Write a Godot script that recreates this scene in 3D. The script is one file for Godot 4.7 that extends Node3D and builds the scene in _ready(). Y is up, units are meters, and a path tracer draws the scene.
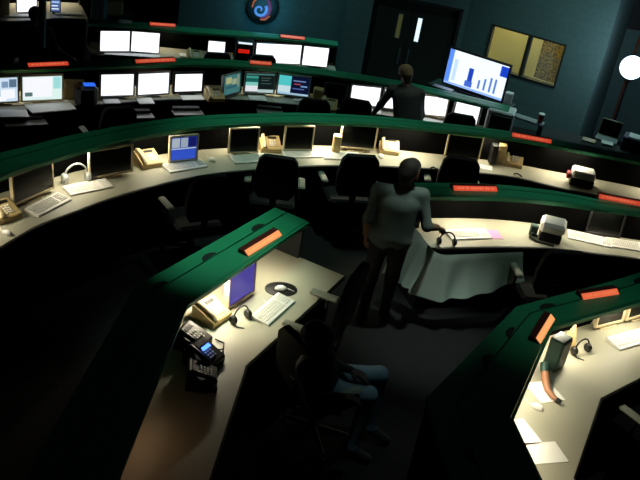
extends Node3D
# A tiered operations room seen from its gallery: curved consoles with green hoods, lit desks and rows of screens.

var M := {}
var screens := {}
var used := {}
var protos := {}
var glows := {}

func _ready():
	# ---------------- camera, light, exposure
	var cam := Camera3D.new()
	cam.name = "camera"
	cam.fov = 28.38
	cam.position = Vector3(0, 4.89, 0)
	cam.basis = Basis(Vector3.RIGHT, deg_to_rad(-28.0)) * Basis(Vector3.BACK, deg_to_rad(10.2))
	cam.near = 0.05
	cam.far = 60.0
	add_child(cam)
	cam.make_current()
	var we := WorldEnvironment.new()
	we.name = "world_environment"
	var env := Environment.new()
	env.background_mode = Environment.BG_COLOR
	env.background_color = Color(0, 0, 0)
	env.tonemap_mode = Environment.TONE_MAPPER_LINEAR
	env.tonemap_exposure = 1.0
	env.sdfgi_enabled = true
	env.ssao_enabled = true
	env.ssil_enabled = true
	we.environment = env
	add_child(we)
	materials()
	# ceiling downlights (those over sheet and jeans are added to brighten them): [x, z, energy, cone]
	for d in [[-0.75, -6.85, 26.0, 12.0, Color(0.8, 1.0, 0.9), "the angled console"], [-0.4, -9.5, 15.0, 22.0, Color(0.8, 1.0, 0.92), "the middle of the long curved console"], [2.2, -8.9, 9.0, 16.0, Color(0.88, 1.0, 0.94), "the short console"], [2.1, -6.8, 5.0, 16.0, Color(0.85, 1.0, 0.93), "the three-sided console"],
			[1.3, -10.9, 8.0, 18.0, Color(0.88, 1.0, 0.96), "the end of the long curved console"], [-1.2, -12.4, 7.0, 22.0, Color(0.8, 1.0, 0.9), "the second console"], [-2.8, -8.2, 3.0, 16.0, Color(0.85, 1.0, 0.93), "the near end of the long curved console"], [3.0, -14.4, 26.0, 34.0, Color(0.78, 1.0, 0.98), "the window wall"], [-0.8, -15.2, 20.0, 30.0, Color(0.75, 1.0, 1.0), "the emblem wall"], [1.1, -7.55, 34.0, 9.5, Color(0.93, 1.0, 0.96), "the grey sheet, added to brighten it"], [0.75, -5.95, 5.0, 7.0, Color(0.85, 1.0, 1.0), "the person in jeans, added to brighten the legs"], [-3.1, -10.3, 10.0, 9.0, Color(1.0, 1.0, 0.95), "the pale screens of the second console"], [-1.9, -11.3, 10.0, 9.0, Color(1.0, 1.0, 0.95), "the white screens of the second console"], [0.9, -12.2, 9.0, 9.0, Color(1.0, 1.0, 0.95), "the person leaning on the second console"]]:
		downlight(Vector3(d[0], 5.9, d[1]), d[2], d[3], d[4], d[5])
	setting()
	furnish()
	people()

func pm(color: Color, rough := 0.6, metal := 0.0, noise := 0.0, scale := 6.0, freq := 0.05, bump := 0.0) -> StandardMaterial3D:
	var m := StandardMaterial3D.new()
	m.albedo_color = color
	m.roughness = rough
	m.metallic = metal
	m.uv1_triplanar = true
	m.uv1_world_triplanar = true
	m.uv1_scale = Vector3.ONE * scale
	if noise > 0.0:
		var t := NoiseTexture2D.new()
		t.width = 256; t.height = 256
		t.seamless = true
		var n := FastNoiseLite.new()
		n.seed = int(color.r * 1000 + color.g * 317 + scale * 7)
		n.frequency = freq
		n.fractal_octaves = 4
		t.noise = n
		var g := Gradient.new()
		g.set_color(0, Color(1 - noise, 1 - noise, 1 - noise))
		g.set_color(1, Color(1, 1, 1))
		t.color_ramp = g
		m.albedo_texture = t
	if bump > 0.0:
		var b := NoiseTexture2D.new()
		b.width = 256; b.height = 256
		b.seamless = true
		b.as_normal_map = true
		b.bump_strength = bump
		var n2 := FastNoiseLite.new()
		n2.seed = 11
		n2.frequency = 0.12
		b.noise = n2
		m.normal_enabled = true
		m.normal_texture = b
	return m

func glow(key: String, color: Color, energy: float) -> StandardMaterial3D:
	if glows.has(key): return glows[key]
	var m := StandardMaterial3D.new()
	m.resource_name = "lamp_" + key
	m.albedo_color = color * 0.5
	m.roughness = 0.4
	m.emission_enabled = true
	m.emission = color
	m.emission_energy_multiplier = energy
	glows[key] = m
	return m

func materials():
	M.desk = pm(Color(0.68, 0.67, 0.595), 0.5, 0.0, 0.10, 9.0, 0.06)
	M.hood = pm(Color(0.16, 0.60, 0.43), 0.42, 0.0, 0.18, 5.0, 0.05, 1.0)
	M.panel = pm(Color(0.11, 0.13, 0.125), 0.85, 0.0, 0.2, 6.0)
	M.back_felt = pm(Color(0.014, 0.015, 0.015), 1.0)
	M.back_felt.metallic_specular = 0.15
	M.rubber = pm(Color(0.055, 0.058, 0.06), 0.6)
	M.metal = pm(Color(0.5, 0.5, 0.48), 0.4, 0.6)
	M.sign_body = pm(Color(0.32, 0.07, 0.05), 0.45)
	M.beige = pm(Color(0.80, 0.74, 0.60), 0.5)
	M.dark_plastic = pm(Color(0.08, 0.085, 0.09), 0.45)
	M.silver = pm(Color(0.60, 0.62, 0.62), 0.4, 0.2)
	M.white_plastic = pm(Color(0.93, 0.92, 0.90), 0.45)
	M.key_plastic = pm(Color(0.88, 0.87, 0.84), 0.5)
	M.tan = pm(Color(0.78, 0.68, 0.47), 0.5, 0.0, 0.08, 9.0)
	M.black = pm(Color(0.04, 0.042, 0.045), 0.4)
	M.chair = pm(Color(0.035, 0.038, 0.04), 0.9, 0.0, 0.25, 20.0)
	M.arm_pad = pm(Color(0.50, 0.52, 0.46), 0.6)
	M.paper = pm(Color(0.95, 0.95, 0.93), 0.8, 0.0, 0.03, 8.0)
	M.pink_paper = pm(Color(0.78, 0.55, 0.72), 0.8)
	M.carpet = pm(Color(0.05, 0.056, 0.053), 0.95, 0.0, 0.5, 3.0, 0.2, 4.0)
	M.wall = pm(Color(0.36, 0.47, 0.46), 0.8, 0.0, 0.12, 1.2, 0.03, 0.6)
	M.ceiling = pm(Color(0.12, 0.13, 0.13), 0.9)
	M.door = pm(Color(0.17, 0.19, 0.16), 0.6, 0.0, 0.2, 2.0)
	M.steel = pm(Color(0.42, 0.45, 0.44), 0.45, 0.5)
	M.cream_wall = pm(Color(0.86, 0.84, 0.68), 0.8, 0.0, 0.06, 2.0)
	M.cork = pm(Color(0.88, 0.74, 0.36), 0.9, 0.0, 0.95, 2.2, 0.035)
	M.blue_box = pm(Color(0.10, 0.16, 0.26), 0.5)
	M.green_box = pm(Color(0.13, 0.25, 0.22), 0.5, 0.0, 0.1, 6.0)
	M.red_plastic = pm(Color(0.62, 0.16, 0.2), 0.5)
	M.brown = pm(Color(0.62, 0.42, 0.30), 0.5, 0.0, 0.15, 12.0)
	M.orange_wood = pm(Color(0.62, 0.30, 0.14), 0.5, 0.0, 0.25, 5.0)
	M.cloth = pm(Color(0.62, 0.68, 0.63), 0.9, 0.0, 0.12, 14.0, 0.08, 1.0)
	M.cloth.rim_enabled = true
	M.cloth.rim = 0.2
	M.eye = pm(Color(0.1, 0.08, 0.07), 0.2)
	M.skin = StandardMaterial3D.new()
	M.skin.vertex_color_use_as_albedo = true
	M.skin.roughness = 0.75
	M.glass = StandardMaterial3D.new()
	M.glass.transparency = BaseMaterial3D.TRANSPARENCY_ALPHA
	M.glass.albedo_color = Color(0.8, 0.9, 0.88, 0.12)
	M.glass.roughness = 0.05
	M.screen_off = pm(Color(0.035, 0.04, 0.035), 0.22)
	screens.off = M.screen_off
	# pictures on the screens
	var W := Color(0.97, 0.98, 1.0)
	var pages := {
		"white": [W, []],
		"panes": [Color(0.80, 0.88, 0.95), [[0, 0, 26, 20, W], [4, 24, 22, 12, Color(0.45, 0.55, 0.7)], [30, 8, 14, 12, Color(0.5, 0.6, 0.72)], [28, 24, 30, 18, W], [46, 4, 16, 16, Color(0.35, 0.45, 0.55)], [0, 38, 40, 8, W]]],
		"page": [Color(0.86, 0.95, 0.93), [[2, 2, 46, 40, W], [50, 2, 12, 24, Color(0.62, 0.86, 0.86)], [4, 32, 12, 8, Color(0.35, 0.45, 0.45)]]],
		"blue": [Color(0.10, 0.19, 0.62), [[2, 2, 20, 20, Color(0.72, 0.78, 0.82)], [24, 2, 18, 20, Color(0.66, 0.72, 0.78)], [44, 2, 18, 20, Color(0.10, 0.12, 0.42)], [0, 23, 64, 3, Color(0.75, 0.82, 0.95)], [2, 27, 60, 20, Color(0.22, 0.36, 0.85)]]],
		"purple": [Color(0.30, 0.24, 0.72), [[0, 0, 64, 3, Color(0.45, 0.4, 0.8)], [4, 40, 22, 4, Color(0.38, 0.32, 0.78)]]],
		"map": [Color(0.30, 0.55, 0.55), [[8, 6, 22, 16, Color(0.80, 0.82, 0.6)], [32, 12, 18, 14, Color(0.72, 0.78, 0.62)], [6, 28, 50, 6, Color(0.2, 0.42, 0.48)], [52, 4, 8, 30, Color(0.6, 0.7, 0.6)]]],
		"code": [Color(0.08, 0.12, 0.12), [[0, 0, 64, 4, Color(0.3, 0.5, 0.48)], [0, 6, 28, 7, Color(0.25, 0.62, 0.56)], [0, 14, 28, 8, Color(0.1, 0.4, 0.38)], [0, 22, 28, 9, Color(0.55, 0.85, 0.80)], [0, 31, 28, 15, W], [34, 10, 22, 2, Color(0.3, 0.4, 0.38)], [34, 16, 18, 2, Color(0.3, 0.4, 0.38)], [34, 24, 24, 2, Color(0.25, 0.38, 0.36)], [28, 40, 36, 8, Color(0.75, 0.85, 0.85)]]],
		"dash": [Color(0.05, 0.08, 0.2), [[0, 0, 26, 26, Color(0.35, 0.85, 0.85)], [0, 26, 26, 20, Color(0.85, 0.95, 0.98)], [30, 10, 26, 3, Color(0.5, 0.6, 0.8)], [32, 18, 14, 3, Color(0.75, 0.3, 0.35)], [46, 22, 14, 4, Color(0.5, 0.65, 0.85)], [30, 30, 24, 3, Color(0.35, 0.45, 0.7)], [0, 43, 64, 5, Color(0.7, 0.85, 0.95)]]],
		"chart": [Color(0.93, 0.97, 1.0), [[0, 0, 5, 48, Color(0.35, 0.55, 0.95)], [56, 2, 8, 14, Color(0.1, 0.25, 0.75)], [24, 18, 5, 24, Color(0.12, 0.25, 0.7)], [22, 36, 8, 8, Color(0.25, 0.4, 0.8)], [36, 30, 2, 12, Color(0.3, 0.45, 0.75)], [42, 26, 2, 16, Color(0.3, 0.45, 0.75)], [48, 22, 2, 20, Color(0.3, 0.45, 0.75)], [53, 22, 2, 20, Color(0.3, 0.45, 0.75)], [0, 45, 64, 3, Color(0.55, 0.7, 1.0)], [7, 12, 4, 30, Color(0.75, 0.85, 1.0)]]],
		"text": [Color(0.25, 0.38, 0.6), [[4, 6, 50, 3, W], [4, 14, 40, 3, W], [4, 22, 54, 4, Color(0.7, 0.8, 0.95)], [4, 32, 44, 3, W], [4, 40, 50, 3, W]]],
	}
	var power := {"white": 1.5, "panes": 1.0, "page": 1.0, "blue": 0.75, "purple": 0.6, "map": 0.6, "code": 0.8, "dash": 0.8, "chart": 1.15, "text": 1.0}
	for k in pages:
		var img := Image.create(64, 48, false, Image.FORMAT_RGB8)
		img.fill(pages[k][0])
		for r in pages[k][1]:
			img.fill_rect(Rect2i(r[0], r[1], r[2], r[3]), r[4])
		var m := StandardMaterial3D.new()
		m.resource_name = "screen_" + k
		m.albedo_color = Color(0.03, 0.03, 0.03)
		m.roughness = 0.3
		m.emission_enabled = true
		m.emission = Color.BLACK
		m.emission_texture = ImageTexture.create_from_image(img)
		m.emission_energy_multiplier = power[k]
		screens[k] = m

func downlight(at: Vector3, energy: float, cone: float, tint: Color, over: String):
	var t := thing("ceiling_downlight", "round recessed ceiling downlight above " + over, "lamp", at, 0.0, "ceiling downlights")
	var st := tool()
	lathe(st, Vector3.ZERO, [[0.09, 0.0], [0.13, 0.0], [0.13, 0.3], [0.0, 0.3], [0.0, 0.27], [0.09, 0.27], [0.09, 0.0]], 20, false)
	part(t, "housing", st, M.rubber)
	st = tool()
	lathe(st, Vector3(0, 0.06, 0), [[0.0, 0.0], [0.085, 0.0], [0.085, 0.02], [0.0, 0.02]], 20, false)
	part(t, "lamp_lens", st, glow("downlight", Color(0.9, 1.0, 0.95), 1.5))
	var l := SpotLight3D.new()
	l.name = "downlight_beam"
	l.light_color = tint
	l.light_energy = energy
	l.light_size = 0.12
	l.spot_range = 40.0
	l.spot_attenuation = 2.0
	l.spot_angle = cone
	l.spot_angle_attenuation = 1.0
	l.shadow_enabled = true
	t.add_child(l)
	l.transform = Transform3D(Basis(Vector3.RIGHT, -PI / 2), Vector3(0, 0.03, 0))

# wall frame: local x runs along the wall, z points into the room
func wall_frame(a: Vector2, b: Vector2, y: float) -> Transform3D:
	var d := (b - a).normalized()
	return Transform3D(Basis(Vector3(d.x, 0, d.y), Vector3.UP, Vector3(-d.y, 0, d.x)), Vector3(a.x, y, a.y))

func wall_box(st: SurfaceTool, xf: Transform3D, x0: float, x1: float, y0: float, y1: float, z0 := -0.15, z1 := 0.0):
	box(st, xf * Vector3((x0 + x1) / 2, (y0 + y1) / 2, (z0 + z1) / 2), Vector3(x1 - x0, y1 - y0, absf(z1 - z0)), 0.003, xf.basis)

func tier(pts: Array, back: float, top: float, label: String):
	var path := run_of(pts, true)
	var poly := PackedVector2Array()
	poly.append(Vector2(-8.0, 2.0))
	poly.append(Vector2(-8.0, path[0].p.y - 0.4))
	for e in path:
		var q: Vector2 = e.p - e.n * (e.w + back)
		poly.append(q)
	poly.append(Vector2(8.0, path[-1].p.y - e_back(path)))
	poly.append(Vector2(8.0, 2.0))
	var st := tool()
	# outline (x, z) laid flat
	var flat := PackedVector2Array()
	for q in poly: flat.append(Vector2(q.x, -q.y))
	prism(st, flat, -1.05, top, Transform3D(Basis(Vector3.RIGHT, Vector3(0, 0, -1), Vector3.UP), Vector3.ZERO))
	structure("floor", st, M.carpet, label)

func e_back(path: Array) -> float:
	return path[-1].w + 0.6

func setting():
	var st := tool()
	box(st, Vector3(0, -1.15, -8.2), Vector3(16.4, 0.2, 21.0), 0.0)
	structure("floor", st, M.carpet, "dark carpet of the lowest level by the front wall")
	tier(row_a(), 0.55, 0.0, "dark carpet of the upper level")
	tier(row_two(), 1.0, -0.35, "dark carpet of the second level")
	tier(row_three(), 0.5, -0.70, "dark carpet of the third level")
	st = tool()
	box(st, Vector3(0, 6.3, -8.2), Vector3(16.4, 0.2, 21.0), 0.0)
	structure("ceiling", st, M.ceiling)
	for w in [["wall_left", Vector3(-8.1, 2.6, -8.2), Vector3(0.2, 7.5, 21.0)], ["wall_right", Vector3(8.1, 2.6, -8.2), Vector3(0.2, 7.5, 21.0)], ["wall_rear", Vector3(0, 2.6, 2.2), Vector3(16.4, 7.5, 0.2)], ["wall_front", Vector3(0, 2.6, -18.6), Vector3(16.4, 7.5, 0.2)]]:
		st = tool()
		box(st, w[1], w[2], 0.0)
		structure(w[0], st, M.wall)
	# emblem wall
	var w1 := wall_frame(Vector2(-3.1, -16.1), Vector2(0.17, -16.85), -1.05)
	st = tool()
	wall_box(st, w1, 0.0, 3.37, 0.0, 7.2)
	structure("wall_front_emblem", st, M.wall, "teal painted wall behind the round emblem")
	st = tool()
	wall_box(st, w1, 0.0, 0.15, 0.0, 7.2, -2.3, -0.16)
	structure("wall_front_return", st, M.wall)
	st = tool()
	wall_box(st, w1, 2.92, 3.35, 0.0, 7.2, 0.001, 0.12)
	structure("wall_front_pier", st, M.wall, "shallow teal pier between emblem and double door")
	# door wall
	var w2 := wall_frame(Vector2(0.17, -16.85), Vector2(1.85, -16.65), -1.05)
	st = tool()
	wall_box(st, w2, 0.0, 1.69, 2.02, 7.2)
	wall_box(st, w2, -0.02, 0.02, 0.0, 2.02)
	wall_box(st, w2, 1.55, 1.69, 0.0, 2.02)
	structure("wall_front_door_side", st, M.wall, "teal wall over the double door")
	for k in 2:
		var u0: float = [0.03, 0.725][k]
		var u1: float = [0.715, 1.54][k]
		var s0: float = [0.50, 0.85][k]
		var s1: float = [0.575, 0.925][k]
		st = tool()
		wall_box(st, w2, u0, s0, 0.01, 2.01, -0.10, -0.05)
		wall_box(st, w2, s1, u1, 0.01, 2.01, -0.10, -0.05)
		wall_box(st, w2, s0, s1, 0.01, 1.31, -0.10, -0.05)
		wall_box(st, w2, s0, s1, 1.74, 2.01, -0.10, -0.05)
		var leaf := structure("door_%d" % (k + 1), st, M.door, "dark door leaf with a narrow upright pane")
		st = tool()
		wall_box(st, w2, s0, s1, 1.31, 1.74, -0.085, -0.075)
		part(leaf, "lit_pane", st, glow("slot%d" % k, [Color(0.55, 0.58, 0.36), Color(0.85, 0.95, 1.0)][k], [0.16, 1.3][k]))
		st = tool()
		for e in [[s0 - 0.015, s0, 1.295, 1.755], [s1, s1 + 0.015, 1.295, 1.755], [s0, s1, 1.295, 1.31], [s0, s1, 1.74, 1.755]]:
			wall_box(st, w2, e[0], e[1], e[2], e[3], -0.05, -0.042)
		part(leaf, "pane_frame", st, M.steel)
		st = tool()
		var hx: float = [0.64, 0.80][k]
		wall_box(st, w2, hx - 0.015, hx + 0.015, 0.85, 1.15, -0.05, -0.02)
		part(leaf, "push_handle", st, M.steel)
	st = tool()
	for e in [[-0.0, 0.025, 0.0, 2.06], [1.545, 1.60, 0.0, 2.06], [0.0, 1.60, 2.015, 2.06]]:
		wall_box(st, w2, e[0], e[1], e[2], e[3], -0.02, 0.02)
	structure("trim_1", st, M.door, "dark frame round the double door")
	# window wall
	var w3 := wall_frame(Vector2(1.85, -16.65), Vector2(4.3, -15.6), -1.05)
	st = tool()
	wall_box(st, w3, 0.0, 0.46, 0.0, 7.2)
	wall_box(st, w3, 1.80, 2.44, 0.0, 7.2)
	wall_box(st, w3, 0.46, 1.80, 0.0, 1.18)
	wall_box(st, w3, 0.46, 1.80, 1.95, 7.2)
	structure("wall_front_window_side", st, M.wall, "teal wall round the two-pane window")
	st = tool()
	wall_box(st, w3, 2.30, 2.44, 0.0, 7.2, -1.6, -0.16)
	structure("wall_front_end", st, M.wall)
	st = tool()
	for e in [[0.46, 0.49, 1.18, 1.95], [1.77, 1.80, 1.18, 1.95], [0.49, 1.77, 1.18, 1.21], [0.49, 1.77, 1.92, 1.95], [1.13, 1.19, 1.21, 1.92]]:
		wall_box(st, w3, e[0], e[1], e[2], e[3], -0.12, 0.015)
	var win := structure("window_1", st, M.door, "two-pane window into a yellow lit office")
	for e in [[0.49, 1.13], [1.19, 1.77]]:
		st = tool()
		wall_box(st, w3, e[0], e[1], 1.21, 1.92, -0.07, -0.062)
		part(win, "pane", st, M.glass)
	# the office behind the window
	st = tool()
	wall_box(st, w3, 0.1, 2.3, 0.3, 2.9, -1.2, -1.1)
	wall_box(st, w3, 0.1, 0.2, 0.3, 2.9, -1.1, -0.16)
	wall_box(st, w3, 2.2, 2.3, 0.3, 2.9, -1.1, -0.16)
	wall_box(st, w3, 0.1, 2.3, 2.8, 2.9, -1.1, -0.16)
	wall_box(st, w3, 0.1, 2.3, 0.2, 0.3, -1.1, -0.16)
	structure("wall_office", st, M.cream_wall, "yellow wall of the office behind the window")
	var bulb := thing("ceiling_bulb", "warm lamp lighting the small office behind the window", "lamp", w3 * Vector3(1.1, 2.55, -0.55))
	st = tool()
	lathe(st, Vector3.ZERO, [[0.0, -0.06], [0.05, -0.04], [0.06, 0.0], [0.04, 0.05], [0.02, 0.1], [0.0, 0.1]], 14)
	part(bulb, "bulb", st, glow("bulb", Color(1, 0.9, 0.6), 2.0))
	st = tool()
	tube(st, [Vector3(0, 0.09, 0), Vector3(0, 0.25, 0)], 0.01, 6)
	part(bulb, "stem", st, M.steel)
	var ol := OmniLight3D.new()
	ol.name = "office_light"
	ol.light_color = Color(1, 0.95, 0.72)
	ol.light_energy = 0.85
	ol.light_size = 0.05
	ol.omni_range = 20.0
	ol.shadow_enabled = true
	bulb.add_child(ol)
	st = tool()
	wall_box(st, w3, 1.17, 1.9, 0.95, 1.78, -1.09, -1.05)
	var cork := single("pin_board", "mottled brown pin board seen through the office window", "board", st, M.cork, Vector3.ZERO)
	st = tool()
	for e in [[1.15, 1.17, 0.93, 1.80], [1.9, 1.92, 0.93, 1.80], [1.17, 1.9, 0.93, 0.95], [1.17, 1.9, 1.78, 1.80]]:
		wall_box(st, w3, e[0], e[1], e[2], e[3], -1.09, -1.04)
	part(cork, "frame", st, M.cream_wall)
	# recess beyond the window wall: board, wooden door edge
	st = tool()
	box(st, Vector3(6.2, 2.6, -17.3), Vector3(3.6, 7.4, 0.15), 0.0)
	structure("wall_front_recess", st, M.wall)
	var rd := tool()
	box(rd, Vector3(4.72, 0.0, -17.18), Vector3(0.5, 2.1, 0.05), 0.004)
	var d3 := structure("door_3", rd, M.wall, "plain grey green door in the recess")
	st = tool()
	box(st, Vector3(4.99, 0.0, -17.17), Vector3(0.035, 2.1, 0.07), 0.004)
	part(d3, "edge_trim", st, M.orange_wood)
	st = tool()
	box(st, Vector3(4.55, -0.1, -17.13), Vector3(0.03, 0.12, 0.05), 0.006)
	part(d3, "handle", st, M.steel)
	var nb := thing("notice_board", "black board with a pale metal frame above the round lamp", "board", Vector3(5.35, 1.95, -17.2))
	st = tool()
	box(st, Vector3(0, 0, 0), Vector3(1.7, 1.75, 0.03), 0.003)
	part(nb, "panel", st, M.rubber)
	st = tool()
	for e in [[Vector3(-0.87, 0, 0.01), Vector3(0.05, 1.84, 0.05)], [Vector3(0.87, 0, 0.01), Vector3(0.05, 1.84, 0.05)], [Vector3(0, 0.9, 0.01), Vector3(1.7, 0.05, 0.05)], [Vector3(0, -0.9, 0.01), Vector3(1.7, 0.05, 0.05)]]:
		box(st, e[0], e[1], 0.004)
	part(nb, "frame", st, M.steel)
	# emblem
	var em := thing("round_emblem", "round black illuminated emblem with blue and orange swirl on teal wall", "emblem", w1 * Vector3(1.43, 1.53, 0.03), atan2(w1.basis.z.x, w1.basis.z.z))
	st = tool()
	lathe(st, Vector3.ZERO, [[0.0, -0.025], [0.28, -0.025], [0.285, 0.0], [0.275, 0.02], [0.0, 0.02]], 40, false, Basis(Vector3.RIGHT, PI / 2))
	part(em, "disc", st, M.black)
	var swirl := []
	var rad := []
	for i in 22:
		var a := -0.6 + i * 0.36
		var r := 0.02 + i * 0.0052
		swirl.append(Vector3(-0.05 + cos(a) * r, -0.03 + sin(a) * r, 0.026))
		rad.append(0.012 + i * 0.0008)
	st = tool()
	tube(st, swirl, rad, 8)
	part(em, "blue_swirl", st, glow("swirl_blue", Color(0.35, 0.6, 0.95), 0.7))
	st = tool()
	tube(st, [Vector3(-0.03, -0.17, 0.026), Vector3(0.05, -0.15, 0.026), Vector3(0.11, -0.08, 0.026), Vector3(0.13, 0.02, 0.026), Vector3(0.10, 0.12, 0.026), Vector3(0.03, 0.2, 0.026)], [0.02, 0.03, 0.035, 0.03, 0.025, 0.015], 8)
	part(em, "violet_swirl", st, glow("swirl_violet", Color(0.45, 0.22, 0.42), 0.45))
	st = tool()
	tube(st, [Vector3(-0.02, -0.2, 0.026), Vector3(0.06, -0.19, 0.026), Vector3(0.14, -0.12, 0.026)], [0.012, 0.018, 0.01], 8)
	tube(st, [Vector3(-0.19, 0.0, 0.026), Vector3(-0.17, 0.1, 0.026), Vector3(-0.1, 0.18, 0.026)], [0.01, 0.016, 0.01], 8)
	part(em, "orange_swirl", st, glow("swirl_orange", Color(0.85, 0.42, 0.2), 0.5))
	var el := OmniLight3D.new()
	el.name = "emblem_light"
	el.light_color = Color(0.35, 0.75, 0.9)
	el.light_energy = 0.16
	el.light_size = 0.2
	el.omni_range = 20.0
	el.shadow_enabled = true
	em.add_child(el)
	el.position = Vector3(0.05, -0.02, 0.3)
	# free-standing posts between the rows
	for c in [[Vector3(-4.53, 2.6, -13.3), Vector3(0.09, 6.7, 0.09)], [Vector3(-4.35, 2.6, -15.6), Vector3(0.22, 7.3, 0.22)]]:
		st = tool()
		box(st, c[0], c[1], 0.01)
		structure("column", st, M.wall, "slim dark post beside the rear consoles")

func row_a() -> Array:
	return [[-3.05, -6.3, 0.36, 0.34], [-2.795, -7.210, 0.34, 0.36], [-2.526, -7.704, 0.32, 0.36], [-2.214, -8.210, 0.29, 0.36], [-1.805, -8.720, 0.26, 0.36], [-1.424, -9.102, 0.24, 0.36], [-0.850, -9.504, 0.22, 0.36], [-0.225, -9.846, 0.22, 0.34], [0.670, -10.164, 0.2, 0.3], [1.902, -10.417, 0.17, 0.26], [2.6, -10.42, 0.17, 0.32], [3.4, -10.40, 0.17, 0.36], [4.6, -10.3, 0.17, 0.36]]

func row_two() -> Array:
	return [[-5.2, -9.8, 0.2, 0.34], [-4.114, -10.619, 0.2, 0.4], [-3.623, -10.962, 0.2, 0.38], [-3.111, -11.342, 0.2, 0.36], [-2.569, -11.743, 0.2, 0.34], [-1.982, -12.110, 0.2, 0.34], [-1.345, -12.372, 0.2, 0.34], [-0.508, -12.566, 0.2, 0.34], [0.019, -12.644, 0.2, 0.32], [0.721, -12.687, 0.2, 0.28], [1.492, -12.597, 0.2, 0.25], [2.220, -12.452, 0.2, 0.25]]

func row_three() -> Array:
	return [[-4.079, -14.071, 0.2, 0.4], [-3.777, -14.216, 0.2, 0.4], [-3.201, -14.425, 0.2, 0.38], [-2.598, -14.588, 0.2, 0.34], [-1.685, -14.918, 0.2, 0.3], [-0.891, -15.161, 0.2, 0.3], [-0.268, -15.263, 0.2, 0.26]]

func put(key: String, label: String, at: Vector3, turn: float, group := "") -> Node3D:
	var o: Node3D = protos[key][0]
	if protos[key][1]:
		o = copy_of(o, label, at, turn, group)
	else:
		protos[key][1] = true
		o.position = at
		o.rotation.y = turn
		meta(o, label, "", group)
	return o

# a thing placed so that its width runs from a to b, at their middle
func span(a: Vector3, b: Vector3) -> Array:
	return [(a + b) * 0.5, atan2(-(b.z - a.z), b.x - a.x)]

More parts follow.
